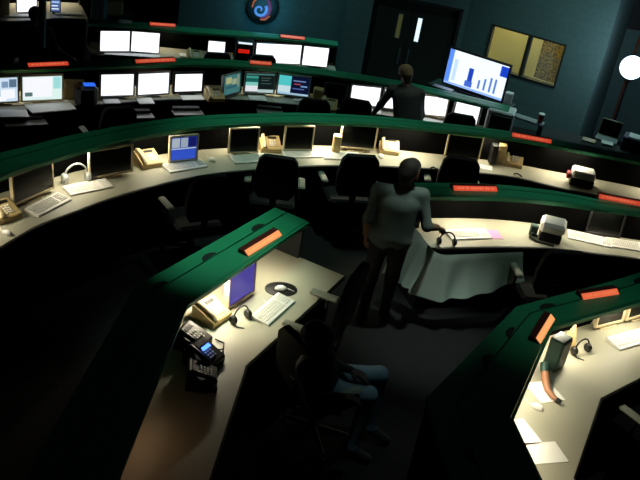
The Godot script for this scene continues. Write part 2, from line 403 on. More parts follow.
func furnish():
	protos.keyboard = [make_keyboard(), false]
	protos.mouse = [make_mouse(), false]
	protos.tan_phone = [make_telephone(M.tan, M.beige), false]
	protos.black_phone = [make_telephone(M.black, M.black), false]
	protos.chair = [make_chair(), false]
	protos.headset = [make_headset(M.silver), false]
	protos.dark_headset = [make_headset(M.dark_plastic), false]
	# ---------------- consoles
	var pa := console("long curved console with green hood sweeping behind the other desks", row_a(), true, 0.0, {"lamps": [[0.06, 0.5, 0.459], [0.19, 0.5, 0.413], [0.30, 0.5, 0.413], [0.40, 0.5, 0.49], [0.50, 0.5, 0.796], [0.60, 0.5, 0.734], [0.69, 0.5, 0.673], [0.80, 0.5, 0.551], [0.92, 0.5, 0.367]]})
	var pb := console("angled console with green hood, amber near desk and purple screen", [[-0.86, -3.2, 0.49, 0.42], [-0.861, -5.772, 0.4, 0.5], [-0.125, -7.402, 0.34, 0.44]], false, 0.0, {"grommets": [0.45, 0.60, 0.74, 0.90], "lamps": [[0.73, 0.4, 1.2], [0.87, 0.4, 0.32], [0.33, 0.3, 0.0144, Color(1.0, 0.6, 0.18)]]})
	var pc := console("short console with added grey sheet over its end", [[0.921, -8.375, 0.27, 0.36], [1.694, -8.673, 0.27, 0.34], [2.321, -8.816, 0.24, 0.3], [2.736, -8.845, 0.2, 0.28], [3.158, -8.901, 0.18, 0.28], [4.2, -8.95, 0.18, 0.3]], true, 0.0, {"lamps": [[0.16, 0.5, 0.533], [0.36, 0.5, 0.462], [0.56, 0.5, 0.249], [0.78, 0.5, 0.249]]})
	var pd := console("three-sided console with green hood and white papers on its desk", [[1.72, -4.0, 0.6, 0.4], [1.470, -5.106, 0.56, 0.5], [1.910, -6.377, 0.31, 0.52], [2.752, -7.036, 0.32, 0.42], [3.7, -7.85, 0.32, 0.42]], false, 0.0, {"grommets": [0.16, 0.35, 0.45, 0.55, 0.68, 0.80], "lamps": [[0.12, 0.3, 0.417], [0.28, 0.4, 0.494], [0.42, 0.3, 0.379], [0.58, 0.45, 0.494], [0.75, 0.45, 0.417]]})
	var p2 := console("second curved console on the lower level with bright white screens", row_two(), true, -0.35, {"hood": 1.05, "lip": 0.05, "lamps": [[0.2, 0.4, 0.175], [0.4, 0.4, 0.21], [0.6, 0.4, 0.21], [0.85, 0.4, 0.28]]})
	var p3 := console("third curved console below the emblem wall", row_three(), true, -0.70, {"hood": 1.05, "lip": 0.05, "lamps": [[0.3, 0.4, 0.12], [0.7, 0.4, 0.12]]})
	var p4 := console("rear console beyond the slim posts", [[-6.9, -14.6, 0.2, 0.75], [-5.892, -15.218, 0.2, 0.75], [-5.409, -15.741, 0.2, 0.75], [-4.792, -16.073, 0.2, 0.75]], true, -0.70, {"hood": 1.05, "lip": 0.05, "lamps": [[0.6, 0.4, 0.2], [0.85, 0.4, 0.2]]})

	# ---------------- lit name bars
	light_sign("red lit bar on the angled console above the purple screen", span(Vector3(-0.586, 1.100, -6.625), Vector3(-0.365, 1.100, -7.079)), 0.52, 1.0, Color(1.0, 0.62, 0.38))
	light_sign("red lit bar on the short console's hood near its sheeted end", span(Vector3(1.160, 1.100, -8.645), Vector3(1.691, 1.100, -8.847)), 0.5, 0.9)
	light_sign("red lit bar on the short console's hood over the two keyboards", span(Vector3(2.745, 1.100, -9.121), Vector3(3.195, 1.100, -9.114)), 0.45, 0.7)
	light_sign("orange red lit bar on the three-sided console above its off monitors", span(Vector3(2.193, 1.100, -6.909), Vector3(2.557, 1.100, -7.133)), 0.42, 0.9, Color(0.92, 0.42, 0.27))
	light_sign("orange lit bar on the slanting side of the three-sided console", span(Vector3(1.696, 1.100, -6.030), Vector3(1.920, 1.100, -6.569)), 0.45, 1.0, Color(1.0, 0.66, 0.4))
	light_sign("red lit bar at the end of the long curved console's hood", span(Vector3(1.948, 1.100, -10.491), Vector3(2.467, 1.100, -10.488)), 0.48, 0.7)
	light_sign("red lit bar over the two pale screens at the second console's end", span(Vector3(-3.907, 0.740, -10.852), Vector3(-3.452, 0.740, -11.202)), 0.52, 0.8)
	light_sign("red lit bar over the three white screens of the second console", span(Vector3(-2.833, 0.740, -11.633), Vector3(-2.252, 0.740, -12.089)), 0.58, 0.7)
	light_sign("red lit bar over the dark green screens of the second console", span(Vector3(-1.407, 0.740, -12.480), Vector3(-1.061, 0.740, -12.593)), 0.32, 0.65)
	light_sign("red lit bar on the third console beside the white screen pair", span(Vector3(-3.276, 0.390, -14.524), Vector3(-2.835, 0.390, -14.700)), 0.42, 0.8)
	light_sign("red lit bar on the third console under the emblem wall", span(Vector3(-1.259, 0.390, -15.140), Vector3(-0.807, 0.390, -15.253)), 0.42, 0.8)

	# ---------------- long curved console
	var offs := "switched-off monitors on the long curved console"
	monitor("wide switched-off beige monitor beside the white keyboard at the curve's end", Vector3(-2.738, 0.775, -7.342), Vector3(-2.529, 0.775, -7.816), 0.29, "off", {"group": offs})
	monitor("wide switched-off beige monitor behind the grey headset", Vector3(-2.292, 0.775, -8.126), Vector3(-1.954, 0.775, -8.470), 0.29, "off", {"group": offs})
	monitor("small beige monitor showing a blue window on the long curved console", Vector3(-1.670, 0.775, -8.814), Vector3(-1.409, 0.775, -9.013), 0.285, "blue", {"energy": 0.005, "glow": Color(0.5, 0.6, 1.0)})
	monitor("small switched-off monitor with tan phone against its side", Vector3(-1.138, 0.775, -9.316), Vector3(-0.836, 0.775, -9.485), 0.285, "off", {"group": offs, "bezel": 0.016})
	monitor("small switched-off monitor behind the mesh-backed chair and white mouse", Vector3(-0.582, 0.775, -9.661), Vector3(-0.266, 0.775, -9.809), 0.285, "off", {"group": offs, "bezel": 0.016})
	monitor("wide switched-off monitor between two tan boxes", Vector3(0.020, 0.775, -10.033), Vector3(0.432, 0.775, -10.136), 0.285, "off", {"group": offs, "bezel": 0.016})
	monitor("wide switched-off monitor behind the last chair of the long curved console", Vector3(1.247, 0.775, -10.333), Vector3(1.666, 0.775, -10.404), 0.285, "off", {"group": offs, "bezel": 0.016})
	var kg := "white keyboards"
	var q := span(Vector3(-2.557, 0.740, -7.313), Vector3(-2.398, 0.740, -7.736)); put("keyboard", "white keyboard at the end of the long curved console", q[0], q[1], kg)
	q = span(Vector3(-2.413, 0.740, -7.840), Vector3(-2.098, 0.740, -8.170)); put("keyboard", "cream keyboard lying in front of the grey headset", q[0], q[1], kg)
	q = span(Vector3(-1.663, 0.740, -8.704), Vector3(-1.340, 0.740, -9.005)); put("keyboard", "cream keyboard in front of the blue screen", q[0], q[1], kg)
	q = span(Vector3(-1.057, 0.740, -9.215), Vector3(-0.710, 0.740, -9.442)); put("keyboard", "white keyboard half hidden by a chair back", q[0], q[1], kg)
	q = span(Vector3(-0.553, 0.740, -9.600), Vector3(-0.169, 0.740, -9.806)); put("keyboard", "white keyboard beside a white mouse on the curved desk", q[0], q[1], kg)
	q = span(Vector3(-0.119, 0.740, -9.743), Vector3(0.255, 0.740, -9.944)); put("keyboard", "white keyboard behind the chair by the grey-shirted person", q[0], q[1] - 0.15, kg)
	var mg := "white computer mice"
	put("mouse", "white mouse at the near end of the long curved desk", Vector3(-2.619, 0.740, -6.911), 1.2, mg)
	put("mouse", "white mouse between the blue screen and an off monitor", Vector3(-1.269, 0.740, -9.132), 1.0, mg)
	put("mouse", "white mouse beside the white keyboard behind the chair", Vector3(-0.104, 0.740, -9.851), 0.3, mg)
	put("mouse", "white mouse on the bare stretch of curved desk beside tan phone", Vector3(0.516, 0.740, -10.049), 0.3, mg)
	var pg := "tan desk telephones"
	put("tan_phone", "tan desk telephone beside the blue screen", Vector3(-1.873, 0.740, -8.764), 0.75, pg)
	put("tan_phone", "tan desk telephone between two small off monitors", Vector3(-0.734, 0.740, -9.704), 0.35, pg)
	put("tan_phone", "tan desk telephone beside the person's grey sleeve on curved desk", Vector3(0.593, 0.740, -10.265), 0.1, pg)
	put("tan_phone", "tan desk telephone next to the upright tan box", Vector3(2.081, 0.740, -10.553), -0.1, pg)
	put("tan_phone", "tan desk telephone at the end of the long curved console", Vector3(-2.758, 0.740, -7.182), 1.0, pg)
	put("headset", "grey headset standing on the curved desk behind a cream keyboard", Vector3(-2.389, 0.740, -8.067), 0.6).scale = Vector3.ONE * 1.45
	var st := tool()
	lathe(st, Vector3.ZERO, [[0.0, 0.0], [0.06, 0.0], [0.06, 0.012], [0.012, 0.02], [0.012, 0.09], [0.0, 0.09]], 14, false)
	st = tool()
	box(st, Vector3(0, 0.11, 0), Vector3(0.09, 0.22, 0.11), 0.008)
	box(st, Vector3(0.0, 0.1, 0.057), Vector3(0.07, 0.16, 0.006), 0.002)
	single("speaker_box", "small upright tan speaker beside the wide off monitor", "speaker", st, M.tan, Vector3(-0.007, 0.740, -9.925), 0.1)
	st = tool()
	box(st, Vector3(0, 0.12, 0), Vector3(0.09, 0.24, 0.1), 0.008)
	box(st, Vector3(0.0, 0.1, 0.052), Vector3(0.07, 0.16, 0.006), 0.002)
	single("speaker_box", "upright tan speaker next to tan telephone near the red bar", "speaker", st, M.tan, Vector3(1.921, 0.740, -10.511), 0.0)
	st = tool()
	box(st, Vector3(0, 0.12, 0), Vector3(0.07, 0.24, 0.12), 0.006)
	box(st, Vector3(0, 0.12, 0.062), Vector3(0.05, 0.2, 0.005), 0.002)
	single("disk_drive", "dark upright drive case beside the tan speaker", "computer", st, M.dark_plastic, Vector3(1.822, 0.740, -10.466), 0.1)
	single("paper_sheet", "white paper beside the tan speaker on the curved desk", "paper", make_paper(0.2, 0.12), M.paper, Vector3(1.726, 0.740, -10.304), -0.1)
	st = tool()
	tube(st, [Vector3(-0.03, 0.012, 0), Vector3(0, 0.03, 0.02), Vector3(0.04, 0.012, 0.0), Vector3(0.06, 0.006, 0.04)], 0.008, 6)
	single("microphone_cable", "small black cable coil on the curved desk beneath the tan telephone", "cable", st, M.rubber, Vector3(2.098, 0.740, -10.236), 0.2)
	st = tool()
	tube(st, [Vector3(-0.04, 0.012, 0), Vector3(-0.01, 0.035, 0.015), Vector3(0.03, 0.012, 0.01), Vector3(0.05, 0.008, 0.03)], 0.009, 6)
	single("microphone_cable", "dark cable coil at the edge of the curved desk by the chair", "cable", st, M.rubber, Vector3(1.117, 0.740, -9.972), 0.5)
	# beige printer
	var pr := thing("printer", "white square printer alone on the long curved desk", "printer", Vector3(2.857, 0.740, -10.282), -0.12)
	st = tool(); box(st, Vector3(0, 0.06, 0), Vector3(0.27, 0.1, 0.2), 0.01); part(pr, "base", st, M.dark_plastic)
	st = tool(); box(st, Vector3(0, 0.15, -0.0), Vector3(0.26, 0.09, 0.22), 0.02); part(pr, "cover", st, M.white_plastic)
	st = tool(); box(st, Vector3(-0.16, 0.1, 0.0), Vector3(0.04, 0.07, 0.1), 0.008); part(pr, "side_knob", st, M.red_plastic)
	st = tool(); box(st, Vector3(0, 0.08, 0.105), Vector3(0.2, 0.012, 0.03), 0.003); part(pr, "paper_slot", st, M.rubber)
	# chairs along it
	var cg := "black office chairs"
	put("chair", "black office chair in front of the blue screen", Vector3(-1.29, 0, -8.31), 0.64, cg)
	put("chair", "tilted black office chair in front of the tan phone between off monitors", Vector3(-0.58, 0, -9.10), 0.1, cg)
	put("chair", "black office chair beside the person in grey, at the wide off monitor", Vector3(0.185, 0, -9.50), 0.3, cg)
	put("chair", "black office chair at the last off monitor of the long console", Vector3(1.355, 0, -9.94), 0.05, cg)

	# ---------------- angled console
	monitor("small monitor with a plain purple screen", Vector3(-0.633, 0.760, -6.340), Vector3(-0.465, 0.760, -6.679), 0.29, "purple", {"energy": 0.006, "glow": Color(0.55, 0.5, 1.0), "bezel": 0.016})
	q = span(Vector3(-0.360, 0.740, -6.254), Vector3(-0.187, 0.740, -6.687)); put("keyboard", "white keyboard on the lit desk before the purple screen", q[0], q[1], kg)
	var pad := tool()
	lathe(pad, Vector3.ZERO, [[0.0, 0.0], [0.14, 0.0], [0.14, 0.006], [0.0, 0.006]], 28, false, Basis(Vector3(1, 0, 0), Vector3(0, 1, 0), Vector3(0, 0, 0.8)))
	single("mouse_pad", "round black mouse pad on the angled console", "mouse pad", pad, M.black, Vector3(-0.248, 0.740, -6.812), 0.4)
	put("mouse", "white mouse on the round black pad", Vector3(-0.252, 0.747, -6.799), -1.2, mg)
	put("tan_phone", "tan desk telephone behind the black handset on the angled console", Vector3(-0.731, 0.740, -6.205), 1.1, pg)
	put("black_phone", "black desk telephone with a glowing blue display", Vector3(-0.681, 0.740, -5.623), 1.15, "")
	put("black_phone", "large black desk telephone at the bend of the angled console", Vector3(-0.649, 0.740, -5.387), 1.75, "")
	put("black_phone", "black desk telephone tucked under the hood beside the tan one", Vector3(-0.800, 0.740, -5.806), 1.3, "")
	put("dark_headset", "dark headset lying in front of the purple screen", Vector3(-0.505, 0.740, -6.236), 0.9, "dark headsets")
	st = tool(); box(st, Vector3(0, 0.0, 0), Vector3(0.09, 0.006, 0.03), 0.002)
	var disp := single("phone_display", "small glowing blue display on the black telephone", "display", st, glow("blue_display", Color(0.3, 0.5, 1.0), 3.0), Vector3(-0.672, 0.880, -5.617), 1.15)
	disp.rotation.x = 0.4
	st = tool(); box(st, Vector3(0, 0.0, 0), Vector3(0.03, 0.006, 0.03), 0.002)
	single("memo_tag", "small orange tag on the large black telephone", "tag", st, M.orange_wood, Vector3(-0.715, 0.860, -5.444), 1.15)
	st = tool()
	tube(st, [Vector3(0, 0.01, 0), Vector3(0.05, 0.03, 0.03), Vector3(0.12, 0.012, 0.02), Vector3(0.16, 0.012, -0.05), Vector3(0.12, 0.01, -0.12)], 0.006, 6)
	single("headset_cable", "black looping cable beside the glowing telephone", "cable", st, M.rubber, Vector3(-0.676, 0.740, -5.753), 0.6)
	put("chair", "black office chair with pale armrests at the lit angled desk", Vector3(0.045, 0, -6.466), 1.265, cg).scale = Vector3(1, 1.22, 1)

	# ---------------- short console
	q = span(Vector3(1.240, 0.740, -8.355), Vector3(1.633, 0.740, -8.539)); put("keyboard", "white keyboard on the short console beside a dark headset", q[0], q[1], kg)
	put("dark_headset", "dark headset at the corner of the short console's desk", Vector3(1.204, 0.740, -8.162), 0.2, "dark headsets")
	single("paper_sheet", "pink printed sheet beside the short console's keyboard", "paper", make_paper(0.14, 0.18), M.pink_paper, Vector3(1.707, 0.740, -8.578), 0.3)
	var cm := thing("desk_unit", "white boxy desk unit on a dark tangled base, short console", "equipment", Vector3(2.280, 0.740, -8.679), -0.15)
	st = tool(); box(st, Vector3(0, 0.05, -0.02), Vector3(0.22, 0.1, 0.18), 0.01); part(cm, "base", st, M.dark_plastic)
	st = tool(); box(st, Vector3(0, 0.17, 0.0), Vector3(0.25, 0.14, 0.17), 0.03, Basis(Vector3.RIGHT, 0.35)); part(cm, "white_head", st, M.white_plastic)
	st = tool(); tube(st, [Vector3(-0.12, 0.02, 0.02), Vector3(-0.18, 0.05, 0.04), Vector3(-0.2, 0.02, 0.08), Vector3(-0.12, 0.01, 0.12), Vector3(0.05, 0.012, 0.13)], 0.012, 6); part(cm, "cable", st, M.rubber)
	st = tool(); box(st, Vector3(-0.17, 0.06, -0.02), Vector3(0.08, 0.12, 0.08), 0.012); part(cm, "side_speaker", st, M.green_box)
	q = span(Vector3(2.587, 0.740, -8.863), Vector3(2.864, 0.740, -8.836)); put("keyboard", "white keyboard behind the chair at the short console", q[0], q[1], kg)
	q = span(Vector3(2.972, 0.740, -8.855), Vector3(3.299, 0.740, -8.869)); put("keyboard", "dull cream keyboard at the far part of the short console", q[0], q[1], kg)
	st = tool(); box(st, Vector3(0, 0.1, 0), Vector3(0.09, 0.2, 0.08), 0.01); box(st, Vector3(0, 0.1, 0.042), Vector3(0.07, 0.16, 0.006), 0.002)
	single("speaker_box", "tan speaker in the shade behind the pink sheet", "speaker", st, M.tan, Vector3(1.988, 0.740, -9.042), 0.0)
	monitor("switched-off dark monitor beside the white desk unit", Vector3(2.688, 0.770, -8.958), Vector3(3.058, 0.770, -8.965), 0.28, "off", {"body": "dark_plastic"})
	put("chair", "black office chair pushed up to the short console", Vector3(2.19, 0, -8.12), 0.2, cg)
	# grey sheet, added in place of a translucent blur
	sheet()

	# ---------------- three-sided console
	monitor("switched-off beige monitor under the orange red bar", Vector3(2.450, 0.770, -7.052), Vector3(2.736, 0.770, -7.258), 0.285, "off", {"group": "off monitors on the three-sided console", "bezel": 0.022})
	monitor("switched-off beige monitor beside the first, over the curved keyboard", Vector3(2.767, 0.770, -7.276), Vector3(3.093, 0.770, -7.527), 0.285, "off", {"group": "off monitors on the three-sided console", "bezel": 0.022})
	q = span(Vector3(2.571, 0.740, -6.858), Vector3(2.972, 0.740, -7.155)); put("keyboard", "white keyboard before the off monitors of the three-sided console", q[0], q[1], kg)
	put("dark_headset", "dark headset on the bare desk of the three-sided console", Vector3(2.274, 0.740, -6.661), 0.6, "dark headsets")
	st = tool()
	prism(st, PackedVector2Array([Vector2(-0.11, 0), Vector2(0.09, 0), Vector2(0.06, 0.22)]), -0.01, 0.01, Transform3D(Basis(Vector3.RIGHT, -0.3), Vector3(0, 0.005, 0)))
	single("folded_card", "triangular tan folded card propped in the console corner", "card", st, M.tan, Vector3(2.158, 0.740, -6.668), 0.35)
	st = tool()
	box(st, Vector3(0, 0.14, 0), Vector3(0.16, 0.28, 0.12), 0.01)
	box(st, Vector3(0.0, 0.15, 0.062), Vector3(0.13, 0.22, 0.006), 0.003)
	single("equipment_case", "dark green upright case in the corner beside the triangular card", "case", st, M.green_box, Vector3(2.012, 0.740, -6.396), 0.9)
	single("paper_sheet", "white paper under the brown handset", "paper", make_paper(0.22, 0.24), M.paper, Vector3(1.898, 0.740, -6.018), 0.45)
	single("paper_sheet", "white paper tucked against the hood of the three-sided console", "paper", make_paper(0.15, 0.27), M.paper, Vector3(1.677, 0.740, -5.479), 0.45)
	single("paper_sheet", "white paper lying alone at the desk's front edge", "paper", make_paper(0.27, 0.21), M.paper, Vector3(1.805, 0.740, -5.286), 0.42 - PI / 2 + 1.5)
	put("mouse", "white mouse beside the paper with the brown handset", Vector3(1.809, 0.740, -5.795), 1.1, mg)
	var hs := thing("telephone_handset", "brown curved handset with a black tip lying on paper", "handset", Vector3(1.919, 0.745, -6.005), 0.0)
	st = tool()
	tube(st, [Vector3(-0.03, 0.09, -0.14), Vector3(-0.02, 0.05, -0.08), Vector3(-0.01, 0.03, 0.0), Vector3(0.02, 0.022, 0.06), Vector3(0.05, 0.02, 0.1)], [0.03, 0.03, 0.026, 0.022, 0.016], 10)
	part(hs, "grip", st, M.brown)
	st = tool()
	tube(st, [Vector3(0.05, 0.02, 0.1), Vector3(0.075, 0.02, 0.12)], [0.022, 0.018], 10)
	part(hs, "earpiece", st, M.black)
	st = tool()
	tube(st, [Vector3(-0.03, 0.09, -0.14), Vector3(-0.035, 0.13, -0.2)], [0.034, 0.036], 10)
	part(hs, "sleeve", st, M.green_box)
	put("chair", "black office chair inside the three-sided console", Vector3(2.848, 0.000, -6.212), 0.7, cg)

	# ---------------- second console
	var wg := "lit white screens on the second console"
	var two := {"desk": 0.39, "body": "silver", "group": wg}
	var dk := {"desk": 0.39, "body": "dark_plastic", "group": wg}
	monitor("pale screen with small windows at the second console's end", Vector3(-4.150, 0.420, -10.278), Vector3(-3.842, 0.420, -10.512), 0.33, "panes", {"desk": 0.39, "body": "beige"})
	monitor("pale greenish page on a screen beside the blue-topped case", Vector3(-3.826, 0.420, -10.521), Vector3(-3.406, 0.420, -10.817), 0.33, "page", {"desk": 0.39, "body": "beige"})
	monitor("bright white screen beside the blue-topped case", Vector3(-3.047, 0.420, -11.122), Vector3(-2.664, 0.420, -11.367), 0.31, "white", two)
	monitor("bright white screen, middle of the three under the red bar", Vector3(-2.641, 0.420, -11.379), Vector3(-2.275, 0.420, -11.656), 0.31, "white", two)
	monitor("white screen with dark bezel, third under the red bar", Vector3(-2.244, 0.420, -11.693), Vector3(-1.879, 0.420, -11.932), 0.29, "white", {"desk": 0.39, "body": "dark_plastic", "bezel": 0.03, "group": wg})
	monitor("turned screen with a teal map", Vector3(-1.615, 0.420, -11.892), Vector3(-1.422, 0.420, -12.202), 0.30, "map", {"desk": 0.39, "body": "silver", "energy": 0.006})
	monitor("screen with teal lists and dark code", Vector3(-1.378, 0.420, -12.184), Vector3(-0.974, 0.420, -12.362), 0.30, "code", {"desk": 0.39, "body": "silver", "energy": 0.008})
	monitor("screen with cyan panel and dark blue chart", Vector3(-0.955, 0.420, -12.372), Vector3(-0.496, 0.420, -12.453), 0.30, "dash", {"desk": 0.39, "body": "silver", "energy": 0.008})
	monitor("switched-off dark monitor beside the white screen near the standing person", Vector3(-0.305, 0.420, -12.348), Vector3(0.012, 0.420, -12.392), 0.30, "off", {"desk": 0.39, "body": "dark_plastic"})
	monitor("bright white screen the standing person reaches towards", Vector3(0.049, 0.420, -12.473), Vector3(0.481, 0.420, -12.577), 0.30, "white", two)
	monitor("white screen behind the standing person", Vector3(0.502, 0.420, -12.567), Vector3(0.919, 0.420, -12.620), 0.30, "white", two)
	monitor("white page on the screen beside the standing person", Vector3(0.947, 0.420, -12.554), Vector3(1.430, 0.420, -12.660), 0.30, "white", {"desk": 0.39, "body": "beige"})
	# cathode ray monitor at the end
	var crt := thing("tube_monitor", "white-cased tube monitor behind a black chair back", "monitor", Vector3(1.690, 0.390, -12.612), -0.12)
	st = tool(); frame_mesh(st, 0.40, 0.34, 0.035, 0.05); part(crt, "bezel_frame", st, M.white_plastic)
	st = tool(); box(st, Vector3(0, 0.17, -0.19), Vector3(0.34, 0.28, 0.32), 0.05); part(crt, "rear_housing", st, M.white_plastic)
	var cs := part(crt, "screen", screen_quad(0.335, 0.275), screens.white); cs.position = Vector3(0, 0.17, 0.005)
	crt = thing("desk_computer", "white and dark green computer case at the end of the second console", "computer", Vector3(2.154, 0.390, -12.569), -0.25)
	st = tool(); box(st, Vector3(0, 0.17, 0), Vector3(0.36, 0.34, 0.34), 0.02); part(crt, "case", st, M.white_plastic)
	st = tool(); box(st, Vector3(0.02, 0.15, 0.18), Vector3(0.30, 0.28, 0.03), 0.01); part(crt, "front_panel", st, M.green_box)
	# cases, papers, trays
	var bl := thing("equipment_case", "dark case with a glowing blue top beside pale screen", "case", Vector3(-3.143, 0.390, -10.857), 0.5)
	st = tool(); box(st, Vector3(0, 0.14, 0), Vector3(0.26, 0.28, 0.22), 0.05); part(bl, "body", st, M.black)
	st = tool(); box(st, Vector3(0.03, 0.285, 0.04), Vector3(0.14, 0.012, 0.1), 0.004); part(bl, "blue_display", st, glow("case_blue", Color(0.2, 0.45, 1.0), 0.9))
	st = tool(); box(st, Vector3(0, 0.12, 0), Vector3(0.26, 0.24, 0.08), 0.01); box(st, Vector3(0, 0.12, 0.042), Vector3(0.22, 0.2, 0.006), 0.002)
	single("file_box", "tan file box behind the blue-topped case", "box", st, M.tan, Vector3(-3.342, 0.390, -11.011), 0.5)
	st = tool(); box(st, Vector3(0, 0.1, 0), Vector3(0.17, 0.2, 0.12), 0.01); box(st, Vector3(0, 0.1, 0.062), Vector3(0.14, 0.16, 0.006), 0.002)
	single("file_box", "cream file box beside the cyan and dark blue screen", "box", st, M.tan, Vector3(-0.364, 0.390, -12.442), 0.0)
	put("tan_phone", "tan desk telephone in front of the second console's dark monitor", Vector3(-0.208, 0.390, -12.239), 0.0, pg)
	put("tan_phone", "tan desk telephone beside the teal map screen", Vector3(-1.711, 0.390, -11.846), 0.5, pg)
	var papers := "white papers on the second console"
	for e in [[Vector3(-3.807, 0.390, -10.194), 0.5, 0.35, 0.22, "white paper pile at the second console's end"], [Vector3(-3.493, 0.390, -10.600), 0.7, 0.55, 0.3, "large white open folder before the pale greenish screen"], [Vector3(-2.896, 0.390, -11.136), 0.5, 0.2, 0.2, "white sheet beside the blue-topped case"],
			[Vector3(-2.512, 0.390, -11.340), 0.5, 0.2, 0.22, "white sheet before the middle white screen"], [Vector3(-1.985, 0.390, -11.739), 0.5, 0.3, 0.16, "white sheet before the third white screen"], [Vector3(-1.180, 0.390, -12.171), 0.3, 0.24, 0.22, "white sheet before the code screen"], [Vector3(-0.638, 0.390, -12.379), 0.2, 0.12, 0.12, "small white pad before the cyan screen"],
			[Vector3(0.294, 0.390, -12.460), -0.05, 0.45, 0.16, "white sheets under the standing person's hand"], [Vector3(1.136, 0.390, -12.491), -0.1, 0.5, 0.16, "white sheets before the white page screen"]]:
		single("paper_sheet", e[4], "paper", make_paper(e[2], e[3], 0.012), M.paper, e[0], e[1], papers)
	for e in [[Vector3(-2.489, 0.310, -11.015), 0.55, 0.34, "before the middle white screen"], [Vector3(-1.959, 0.310, -11.396), 0.5, 0.4, "before the third white screen"], [Vector3(-0.961, 0.310, -11.949), 0.25, 0.36, "before the code screen"], [Vector3(-3.649, 0.310, -10.186), 0.6, 0.5, "before the pale greenish screen"]]:
		st = tool(); box(st, Vector3(0, 0, 0), Vector3(e[2], 0.016, 0.16), 0.004)
		var tray := single("keyboard_tray", "pulled-out keyboard tray " + e[3], "tray", st, M.metal, e[0], e[1], "pulled-out keyboard trays")
		st = tool(); box(st, Vector3(0, 0.02, -0.1), Vector3(e[2] * 0.9, 0.05, 0.08), 0.004); part(tray, "slide_bracket", st, M.rubber)
	put("chair", "black office chair before the white screen sheet, second console", Vector3(-2.73, -0.35, -10.44), 0.64, cg)
	put("chair", "black office chair before the cyan and dark blue screen", Vector3(-0.435, -0.35, -11.91), 0.2, cg)
	put("chair", "black office chair before the white tube monitor", Vector3(1.56, -0.35, -12.35), 0.0, cg)
	put("chair", "black office chair before the dark monitor of the second console", Vector3(0.16, -0.35, -12.20), 0.0, cg)

	# ---------------- television and side table
	var tv := thing("large_television", "large wall-size television showing a blue and white chart", "television", Vector3(1.788, 0.600, -13.320), atan2(0.447, 0.894) * -1.0)
	st = tool(); frame_mesh(st, 0.97, 0.56, 0.025, 0.05); part(tv, "bezel_frame", st, M.dark_plastic).position = Vector3(0, 0.03, 0)
	st = tool(); box(st, Vector3(0, 0.295, -0.05), Vector3(0.8, 0.42, 0.06), 0.02); part(tv, "back_shell", st, M.dark_plastic)
	var ts := part(tv, "screen", screen_quad(0.922, 0.512), screens.chart); ts.position = Vector3(0, 0.31, 0.012)
	st = tool(); box(st, Vector3(0, 0.012, -0.02), Vector3(0.4, 0.022, 0.2), 0.005); part(tv, "stand_base", st, M.dark_plastic)
	var tl := AreaLight3D.new()
	tl.name = "television_area"; tl.area_size = Vector2(0.85, 0.48); tl.light_color = Color(0.75, 0.88, 1.0); tl.light_energy = 0.06; tl.area_range = 20.0; tl.shadow_enabled = true
	tv.add_child(tl); tl.transform = Transform3D(Basis(Vector3.UP, PI), Vector3(0, 0.295, 0.03))
	var sh := thing("television_cabinet", "low dark cabinet carrying the large television", "cabinet", Vector3(1.791, 0.600, -13.366) * Vector3(1, 0, 1) + Vector3(0, -0.35, 0), atan2(0.447, 0.894) * -1.0)
	st = tool(); box(st, Vector3(0, 0.935, 0), Vector3(1.25, 0.03, 0.42), 0.005); part(sh, "top", st, M.green_box)
	st = tool(); box(st, Vector3(0, 0.46, -0.02), Vector3(1.2, 0.92, 0.36), 0.005); part(sh, "body", st, M.panel)
	for k in [-1, 1]:
		st = tool(); box(st, Vector3(k * 0.3, 0.465, 0.168), Vector3(0.57, 0.84, 0.018), 0.004); var cd := part(sh, "door", st, M.panel)
		st = tool(); box(st, Vector3(k * 0.06, 0.6, 0.185), Vector3(0.015, 0.12, 0.02), 0.003); part(cd, "handle", st, M.steel)
	st = tool(); box(st, Vector3(0, 0.09, 0), Vector3(0.11, 0.18, 0.11), 0.01); box(st, Vector3(0, 0.09, 0.057), Vector3(0.08, 0.15, 0.005), 0.002)
	single("speaker_box", "white speaker beside the large television", "speaker", st, M.white_plastic, Vector3(2.298, 0.600, -13.178), -0.4)
	single("paper_sheet", "white sheets on the cabinet at the large television's foot", "paper", make_paper(0.3, 0.12, 0.012), M.paper, Vector3(1.370, 0.600, -13.383), -0.45)
	var dt := thing("side_table", "narrow grey table slanting beside the large television", "table", Vector3(2.658, 0.400, -13.317) * Vector3(1, 0, 1) + Vector3(0, -0.35, 0), -0.46)
	st = tool(); box(st, Vector3(0, 0.735, 0), Vector3(0.52, 0.03, 0.16), 0.005); part(dt, "top", st, M.silver)
	for k in [[-0.23, -0.06], [0.23, -0.06], [-0.23, 0.06], [0.23, 0.06]]:
		st = tool(); box(st, Vector3(k[0], 0.36, k[1]), Vector3(0.03, 0.72, 0.03), 0.003); part(dt, "leg", st, M.rubber)
	var cup := thing("drink_cup", "red drink cup with a white lid on the slanting table", "cup", dt.transform * Vector3(0.2, 0.751, 0), 0.0)
	st = tool(); lathe(st, Vector3.ZERO, [[0.0, 0.0], [0.035, 0.0], [0.045, 0.12], [0.0, 0.12]], 14); part(cup, "cup", st, M.red_plastic)
	st = tool(); lathe(st, Vector3(0, 0.12, 0), [[0.0, 0.0], [0.05, 0.0], [0.05, 0.015], [0.03, 0.025], [0.0, 0.025]], 14, false); part(cup, "lid", st, M.white_plastic)

	# ---------------- counter by the window wall
	var co := thing("low_counter", "long low dark counter in front of the window wall end", "counter", Vector3(3.95, -0.35, -12.1), -0.26)
	st = tool(); box(st, Vector3(0, 0.885, 0), Vector3(2.5, 0.03, 0.5), 0.005); part(co, "top", st, M.panel)
	st = tool(); box(st, Vector3(0, 0.46, -0.02), Vector3(2.44, 0.80, 0.42), 0.005); part(co, "body", st, M.panel)
